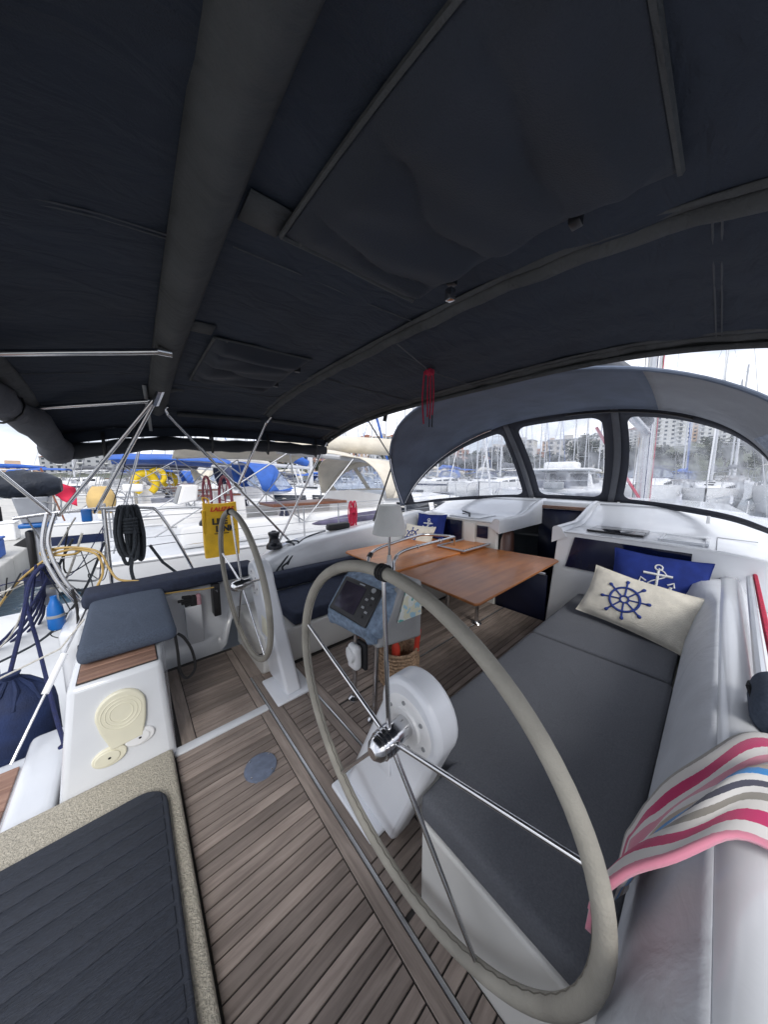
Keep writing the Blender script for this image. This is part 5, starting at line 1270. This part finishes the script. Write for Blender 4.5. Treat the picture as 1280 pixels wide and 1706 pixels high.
cn = {id(N0): 'cream', id(protoB): 'blue', id(protoN): 'navy', id(protoP): 'grey'}
od = ['first', 'second', 'third', 'fourth', 'fifth', 'sixth', 'seventh', 'eighth', 'ninth', 'tenth', 'eleventh', 'twelfth', 'thirteenth', 'fourteenth', 'fifteenth', 'sixteenth']
def place(p, loc, rz, label, group, sc=1.):
    c = copy_tree(p); c.location = loc; c.rotation_euler = (0, 0, rz); c.scale = (sc, sc, sc); c['label'] = label; c['group'] = group
    for k_ in list(c.children): pass
    return c
for k, p in enumerate((N0, protoB, protoP, protoN, protoB, N0, protoP, protoB)):
    place(p, (-1.3 + random.uniform(-.4, .3), 25.8 + k * 4.6, -1.3), random.uniform(-.02, .02), f'{od[k + 4]} yacht beyond the cream one along the quay, with {cn[id(p)]} canvas', 'yachts moored along the quay', random.uniform(.92, 1.08))
for k, p in enumerate((protoN, protoB, N0, protoP, protoN, N0)):
    place(p, (-9.6, 9.0 + k * 5.0, -1.3), math.pi + random.uniform(-.03, .03), f'{od[k]} yacht on the far side of the quay, with {cn[id(p)]} canvas', 'yachts behind the quay', random.uniform(.9, 1.05))
for k in range(13):
    p = (N0, protoB, protoN, protoP)[(k * 7 + 1) % 4]
    if k in (4, 5): continue
    x = 47 + random.uniform(-2, 2)
    place(p, (x, -9 + k * 4.7, -1.3), math.pi + random.uniform(-.05, .05), f'yacht with {cn[id(p)]} canvas across the fairway, {od[k]} from the right', 'yachts across the fairway', random.uniform(.95, 1.2))
for k in range(14):
    p = (protoP, protoB, N0, protoN)[(k * 5 + 2) % 4]
    place(p, (74 + random.uniform(-2, 2), -12 + k * 5.6, -1.3), random.uniform(-.05, .05), f'yacht with {cn[id(p)]} canvas in the far row, {od[k]} from the right', 'yachts in the far row', random.uniform(.95, 1.3))

for k in range(14):
    p = (protoB, N0, protoP, protoN)[(k * 3 + 1) % 4]; a = R(50 + 3.4 * k); d = random.uniform(58, 95)
    place(p, (d * math.cos(a), d * math.sin(a), -1.3), random.uniform(-.3, .3) + (math.pi if k % 2 else 0), f'distant yacht with {cn[id(p)]} canvas beyond the quay row, {od[k]} from the right', 'distant yachts beyond the quay row', random.uniform(.95, 1.25))
for k in range(11):
    p = (N0, protoP, protoB, protoN)[(k * 5 + 3) % 4]
    place(p, (60 + random.uniform(-2, 2), -11 + k * 5.2, -1.3), random.uniform(-.06, .06), f'yacht with {cn[id(p)]} canvas in the middle row ahead, {od[k]} from the right', 'yachts in the middle row', random.uniform(.9, 1.25))
for k in range(12):
    p = (protoN, protoP, N0, protoB)[(k * 3 + 2) % 4]; a = R(56 + 3.6 * k); d = random.uniform(44, 56)
    place(p, (max(d * math.cos(a), 14) if k < 8 else -16 - k, d * math.sin(a), -1.3), random.uniform(-.1, .1), f'yacht with {cn[id(p)]} canvas among the masts at left, {od[k]} counted from the right', 'yachts among the masts at left', random.uniform(.85, 1.1))
# ------------------------------------------------------------------ catamaran
ct = thing('catamaran', (0, 0, 0), 'white motor catamaran with dark windows seen through the middle hood window', 'catamaran')
for s_ in (-1, 1):
    rows = []
    for i in range(14):
        x = lerp(-6, 6, i / 13); w_ = .75 * interp([(0, .9), (.7, 1), (1, .05)], i / 13)
        rows.append([(x, s_ * 2.7 - w_, 1.7), (x, s_ * 2.7 - w_ * .8, .3), (x, s_ * 2.7, -.3), (x, s_ * 2.7 + w_ * .8, .3), (x, s_ * 2.7 + w_, 1.7)])
    b = MB().sheet(rows); b.add(rows[0], [tuple(range(5))]); b.build('hull', gelb, ct)
    MB().rbox(-6.4, -5.6, s_ * 2.7 - .6, s_ * 2.7 + .6, .3, .9, r=.1, n=3, div=2).build('stern_step', gelb, ct)
MB().rbox(-5.2, 4.2, -3.4, 3.4, 1.5, 1.95, r=.15, n=3, div=2).build('bridge_deck', gelb, ct)
MB().hexa([(-2.6, -2.6, 1.9), (3.4, -2.6, 1.9), (3.4, 2.6, 1.9), (-2.6, 2.6, 1.9), (-2.6, -2.3, 3.3), (1.6, -2.2, 3.3), (1.6, 2.2, 3.3), (-2.6, 2.3, 3.3)]).build('cabin', gelb, ct, bevel=.1)
MB().rbox(-5.4, 2.2, -2.7, 2.7, 3.35, 3.55, r=.09, n=3, div=2).build('cabin_roof', gelb, ct)
for y_ in (-1.55, 0, 1.55):
    MB().rbox(-2.64, -2.6, y_ - .62, y_ + .62, 2.1, 3.15, r=.015, n=1, div=1).build('saloon_window', darkwin, ct)
for s_ in (-1, 1):
    MB().hexa([(-2.0, s_ * 2.60, 2.35), (2.3, s_ * 2.58, 2.35), (2.3, s_ * 2.50, 2.35), (-2.0, s_ * 2.50, 2.35), (-2.0, s_ * 2.44, 3.1), (1.7, s_ * 2.40, 3.1), (1.7, s_ * 2.3, 3.1), (-2.0, s_ * 2.3, 3.1)]).build('side_window', darkwin, ct)
    MB().tube([(-5.2, s_ * 2.5, 1.9), (-5.2, s_ * 2.5, 3.4)], .05, 8).build('roof_post', gelb, ct)
MB().rbox(-2.2, 0.2, -1.3, 1.3, 3.55, 4.2, r=.25, n=4, div=2).build('flybridge', gelb, ct)
MB().rbox(-5.0, -4.2, -1.2, 1.2, 1.95, 2.5, r=.1, n=3, div=2).build('aft_seat', navyc, ct)
MB().tube([(-5.6, -2.6, 2.6), (-5.6, 2.6, 2.6)], .03, 6).build('stern_rail', steel, ct)
MB().rbox(-5.9, -5.5, -1.0, .4, 1.9, 2.5, r=.1, n=3, div=2).build('dinghy', grey, ct)
ct.location = (31, 9.8, -1.3); ct.rotation_euler = (0, 0, R(8))

# ------------------------------------------------------------------ things on the neighbouring boats
def horseshoe(C, rz, label, m=yellowb, s=1.):
    t = thing('horseshoe_buoy', C, label, 'lifebuoy', 'yellow horseshoe buoys on stern rails')
    b = MB(); pts = []
    for k in range(17):
        a = R(-60 + 300 * k / 16); pts.append((s * .24 * math.cos(a), 0, s * (.36 + .28 * math.sin(a))))
    b.tube(pts, [s * (.085 + .02 * math.sin(math.pi * k / 16)) for k in range(17)], 10)
    o = b.build('buoy_body', m, None, base=(0, 0, 0)); o.parent = t
    for k in (4, 8, 12):
        p = Vector(pts[k]); q = MB().tube([p + Vector((.0, s * .11 * math.cos(a / 10 * 6.283), s * .11 * math.sin(a / 10 * 6.283))) if k == 8 else p + Vector((s * .11 * math.cos(a / 10 * 6.283), s * .11 * math.sin(a / 10 * 6.283), 0)) for a in range(10)], s * .012, 4, closed=True).build('band', whitep, None, base=(0, 0, 0)); q.parent = t
    t.rotation_euler = (0, 0, rz)
    return t
horseshoe((.42, 10.6, 1.02), R(15), 'yellow horseshoe buoy on the stern rail above the dark rope hank')
horseshoe((1.0, 15.2, 1.22), R(-10), 'yellow horseshoe buoy, upper one behind the first')
horseshoe((1.5, 16.4, 1.05), R(10), 'yellow horseshoe buoy hanging right of the other two')
o = MB(); 
cvr = MB(); rws = []
for i in range(13):
    z_ = i / 12; w_ = .20 * (math.sin(math.pi * (.12 + .78 * z_)) ** .5)
    rws.append([(-.35 + w_ * math.cos(a / 16 * 6.283) * (1 + .06 * math.sin(a * 3)), 7.4 + w_ * math.sin(a / 16 * 6.283), 0.90 + .48 * z_ + .01 * math.sin(a * 2)) for a in range(17)])
cvr.sheet(rws); cvr.add(rws[0][:-1], [tuple(range(16))]); cvr.add(rws[-1][:-1], [tuple(range(16))])
tag(cvr.build('covered_buoy', tan, ang=60), 'lifebuoy under a tan cloth cover on the next boat\'s stern rail', 'lifebuoy')
fl_ = thing('red_flag', (-1.05, 8.4, .9), 'red flag on a slanting staff beyond the outboard motor', 'flag')
MB().tube([(-.95, 8.4, .7), (-1.17, 8.4, 1.72)], .015, 6).build('staff', wood_r, fl_)
MB().sheet([[(-1.13 + .03 * math.sin(j * 1.1) + j * .05, 8.4 + .05 * math.sin(i * .8 + j * .9), 1.62 - i * .06 - j * .04) for j in range(8)] for i in range(7)]).build('flag_cloth', redf, fl_, solid=.004)
# small red and yellow flags far left
sf = thing('signal_flag', (-3.0, 24, 3.4), 'small red flag high on a far mast at the left', 'flag')
MB().sheet([[(-3.0 + j * .12, 24, 4.2 - i * .12 + .03 * math.sin(j)) for j in range(4)] for i in range(4)]).build('flag_cloth', redf, sf, solid=.004)
# dark sail bag on the neighbour's side deck
rws = []
for i in range(21):
    u = i / 20; w_ = .02 + .10 * math.sin(math.pi * u) ** .7 * (1 - .2 * u)
    rws.append([(lerp(2.75, 5.7, u), 5.35 + w_ * 1.2 * math.cos(a / 12 * 6.283), .62 + .08 * u + w_ * 1.0 * math.sin(a / 12 * 6.283) + .004 * math.sin(a * 3 + i)) for a in range(13)])
tag(MB().sheet(rws).build('sail_bag', purple, ang=60), 'long lilac grey sail bag lashed along the cream yacht\'s side deck', 'sail bag')
# white instrument pod and jerry box in the neighbour's cockpit
o = thing('console_box', (.75, 6.2, 1.0), 'white tilted instrument box above the neighbour\'s wheel', 'instrument')
MB().hexa([(.62, 5.95, 1.08), (.92, 5.95, 1.15), (.92, 6.45, 1.15), (.62, 6.45, 1.08), (.72, 5.95, 1.42), (.95, 5.95, 1.42), (.95, 6.45, 1.42), (.72, 6.45, 1.42)]).build('box_shell', gelb, o, bevel=.03)
MB().hexa([(.605, 6.0, 1.10), (.615, 6.0, 1.10), (.615, 6.4, 1.10), (.605, 6.4, 1.10), (.70, 6.0, 1.40), (.71, 6.0, 1.40), (.71, 6.4, 1.40), (.70, 6.4, 1.40)]).build('box_face', grey, o)
winch((.86, 4.95, .85), 'dark winch on the cream yacht\'s coaming left of the yellow bag', s=1.2)
o = MB().rbox(-.05, .25, 7.2, 7.5, 1.28, 1.42, r=.03, n=3, div=2); tag(o.build('white_box', whitep), 'small white box on the rail above the dark rope hank', 'box')
# quay clutter
for k, (x, y_, m_, lab) in enumerate(((-2.75, 8.6, blue, 'blue crate on the quay edge nearest the outboard'), (-2.9, 12.2, bluec, 'dark blue folded tarp on the quay'), (-3.2, 15.5, whitep, 'white dock box further along the quay'))):
    o = MB(); o.rbox(x - .35, x + .35, y_ - .3, y_ + .3, -.52, -.16 + .1 * k, r=.05, n=3, div=3); o.rbox(x - .37, x + .37, y_ - .32, y_ + .32, -.16 + .1 * k, -.10 + .1 * k, r=.025, n=2, div=2)
    tag(o.build(('crate', 'tarp_bundle', 'dock_box')[k], m_), lab, ('crate', 'tarp', 'box')[k])
gp = thing('gangplank', (-1.9, 4.3, -.5), 'grey gangplank with yellow rope between the stern and the quay', 'gangplank')
MB().hexa([(-3.2, 4.5, -.46), (-3.2, 4.9, -.46), (-.9, 4.3, .05), (-.9, 3.9, .05), (-3.2, 4.5, -.40), (-3.2, 4.9, -.40), (-.9, 4.3, .11), (-.9, 3.9, .11)]).build('plank', alu, gp)
MB().tube(arc([(-3.1, 4.5, -.35), (-2.3, 4.25, -.12), (-1.6, 4.0, .05), (-.95, 3.9, .15)], 6), .02, 6).build('hand_rope', yellowhose, gp)

# ------------------------------------------------------------------ shore: hill, trees, buildings
hill = mat('hillside scrub', (.075, .085, .055), .95, var=.45, scale=.06)
rows = []
for i in range(26):
    d = lerp(120, 620, i / 25); r_ = []
    for j in range(81):
        a = R(lerp(-35, 120, j / 80)); hgt = sm(125, 420, d) * (20 + 8 * math.sin(a * 5 + 1) + 3 * (a < .35) * (1 - max(0, a) / .35) + 5 * math.sin(a * 17)) * (.25 + .75 * (1 - sm(.9, 1.4, a)))
        r_.append((d * math.cos(a), d * math.sin(a), -1.6 + 2.3 * sm(120, 128, d) + hgt))
    rows.append(r_)
tag(MB().sheet(rows).build('hill', hill, ang=80, base=(0, 0, -1.6)), 'wooded hillside behind the harbour', kind='structure')
def ground(d, a):
    return -1.6 + 2.3 * sm(120, 128, d) + sm(125, 420, d) * (20 + 8 * math.sin(a * 5 + 1) + 3 * (a < .35) * (1 - max(0, a) / .35) + 5 * math.sin(a * 17)) * (.25 + .75 * (1 - sm(.9, 1.4, a)))
wallc = [mat('render pale', (.52, .50, .47), .85, var=.08, scale=.3), mat('render grey', (.36, .37, .39), .85, var=.08, scale=.3), mat('render warm', (.50, .36, .27), .85, var=.1, scale=.3), mat('render white', (.66, .66, .65), .85, var=.05, scale=.3), mat('render brick', (.36, .20, .15), .85, var=.1, scale=.3)]
wn = ['pale', 'grey', 'sand coloured', 'white', 'reddish']
roofm = mat('roof tiles', (.30, .13, .09), .85, var=.2, scale=.5)
winm = mat('far window', (.05, .06, .075), .25, var=.3, scale=.4)
def building(d, ang, w, dp, fl, ci, label, pitched=False):
    a = R(ang); x, y_ = d * math.cos(a), d * math.sin(a); z0 = ground(d, a) - 1; h = fl * 3.0
    t = thing('apartment_building', (0, 0, 0), label, 'building')
    def part(b, name, m): o = b.build(name, m, None, base=(0, 0, 0)); o.parent = t; return o
    part(MB().box(-dp / 2, dp / 2, -w / 2, w / 2, 0, h + 1), 'wall', wallc[ci])
    if pitched:
        part(MB().prism([(-w / 2 - .5, h + 1.01), (w / 2 + .5, h + 1.01), (0, h + 3.4)], -dp / 2 - .5, dp / 2 + .5, 'x'), 'roof', roofm)
    else:
        b = MB().box(-dp / 2 - .3, dp / 2 + .3, -w / 2 - .3, w / 2 + .3, h + 1.01, h + 1.5); part(b, 'roof', wallc[(ci + 1) % 5])
        part(MB().box(-2, 2, -w * .15, w * .1, h + 1.51, h + 4), 'stair_tower', wallc[ci])
    b = MB(); bl = MB()
    nw = max(3, int(w / 3.4))
    for f in range(fl):
        for k in range(nw):
            yc = -w / 2 + (k + .5) * w / nw
            b.box(-dp / 2 - .06, -dp / 2 - .01, yc - .75, yc + .75, 1.0 + f * 3.0 + 1.0, 1.0 + f * 3.0 + 2.4)
            if k % 3 == 1: bl.box(-dp / 2 - 1.2, -dp / 2 - .07, yc - 1.5, yc + 1.5, 1.0 + f * 3.0 + .2, 1.0 + f * 3.0 + .9)
    tag(part(b, 'windows', winm), None, kind='stuff'); tag(part(bl, 'balconies', wallc[3]), None, kind='stuff')
    t.location = (x, y_, z0); t.rotation_euler = (0, 0, a + random.uniform(-.3, .3))
    return t
rb = random.Random(3)
_on = ['first', 'second', 'third', 'fourth', 'fifth', 'sixth', 'seventh', 'eighth', 'ninth', 'tenth', 'eleventh', 'twelfth', 'thirteenth', 'fourteenth', 'fifteenth', 'sixteenth', 'seventeenth', 'eighteenth', 'nineteenth']
def ordn(k):
    if k < 20: return _on[k - 1]
    t_, u_ = divmod(k, 10); w = {2: 'twent', 3: 'thirt', 4: 'fort', 5: 'fift'}[t_]
    return w + 'ieth' if u_ == 0 else w + 'y-' + _on[u_ - 1]
spec = []
for k in range(9): spec.append((rb.uniform(190, 260), 44 + k * 1.35 + rb.uniform(-.3, .3), rb.uniform(9, 15), rb.randint(5, 8)))
for k in range(8): spec.append((rb.uniform(210, 300), 33 + k * 1.35, rb.uniform(10, 18), rb.randint(3, 6)))
for k in range(9): spec.append((rb.uniform(190, 300), 13 + k * 2.2, rb.uniform(11, 20), rb.randint(3, 6)))
for k in range(10): spec.append((rb.uniform(300, 420), -7 + k * 2.0, rb.uniform(13, 20), rb.randint(4, 8)))
for k in range(14): spec.append((rb.uniform(260, 380), 57 + k * 3.6, rb.uniform(14, 26), rb.randint(2, 4)))
spec.sort(key=lambda s_: -s_[1])
for k, (d, ang, w, f) in enumerate(spec):
    ci = rb.randrange(5); pt = rb.random() < .25
    building(d, ang, w, rb.uniform(10, 14), f, ci, f'{ordn(k + 1)} shore building from the left, {wn[ci]} walls and {"pitched tile" if pt else "flat"} roof', pt)
# trees
leafm = [mat('foliage dark', (.030, .042, .024), .9, var=.5, scale=.8), mat('foliage olive', (.055, .062, .036), .9, var=.5, scale=.8)]
bark = mat('bark', (.07, .055, .045), .9, var=.3, scale=3)
def tree_proto(m, h, seed):
    rd = random.Random(seed); t = thing('shore_tree', (0, 0, 0), '', 'tree')
    b = MB().tube([(0, 0, 0), (.15, .1, h * .3), (-.1, .2, h * .6), (0, 0, h * .85)], [.35, .28, .2, .06], 7)
    for k in range(6):
        a = k * 1.05; b.tube([(0, .1, h * (.3 + .06 * k)), (h * .16 * math.cos(a), h * .16 * math.sin(a), h * (.42 + .07 * k))], [.14, .05], 5)
    o = b.build('trunk', bark, None, base=(0, 0, 0)); o.parent = t
    b = MB()
    cl = [(rd.gauss(0, h * .16), rd.gauss(0, h * .16), h * rd.uniform(.38, .92), h * rd.uniform(.09, .17)) for _ in range(16)]
    for (cx, cy, cz, r_) in cl:
        for _ in range(70):
            v = Vector((rd.gauss(0, 1), rd.gauss(0, 1), rd.gauss(0, 1))).normalized() * r_ * rd.uniform(.55, 1.08); c = Vector((cx, cy, cz)) + v
            u = Vector((rd.gauss(0, 1), rd.gauss(0, 1), rd.gauss(0, 1))).normalized(); w_ = u.orthogonal().normalized(); s_ = h * rd.uniform(.02, .042)
            b.add([c - u * s_, c + w_ * s_ * .7, c + u * s_, c - w_ * s_ * .7], [(0, 1, 2, 3)])
    o = b.build('crown', m, None, base=(0, 0, 0)); o.parent = t
    return t
tp = [tree_proto(leafm[0], 11, 1), tree_proto(leafm[1], 9, 2), tree_proto(leafm[0], 13, 3)]
used = set(); tk = 0
tsp = [(rb.uniform(140, 200), 25 + 16 * k / 34 + rb.uniform(-.3, .3)) for k in range(0, 35, 2)] + [(rb.uniform(140, 210), -6 + 30 * k / 40 + rb.uniform(-.4, .4)) for k in range(0, 41, 2)] + [(rb.uniform(150, 230), 43 + 30 * k / 16) for k in range(17)]
tsp.sort(key=lambda s_: -s_[1])
for k, (d, ang) in enumerate(tsp):
    p = tp[k % 3]; c = p if id(p) not in used else copy_tree(p); used.add(id(p))
    a = R(ang); c.location = (d * math.cos(a), d * math.sin(a), ground(d, a) - .3); c.rotation_euler = (0, 0, rb.uniform(0, 6)); s_ = rb.uniform(.75, 1.3); c.scale = (s_, s_, s_ * rb.uniform(.85, 1.15))
    c['label'] = 'dark leafy tree in the belt along the shore below the buildings'; c['group'] = 'trees along the shore'; c['category'] = 'tree'
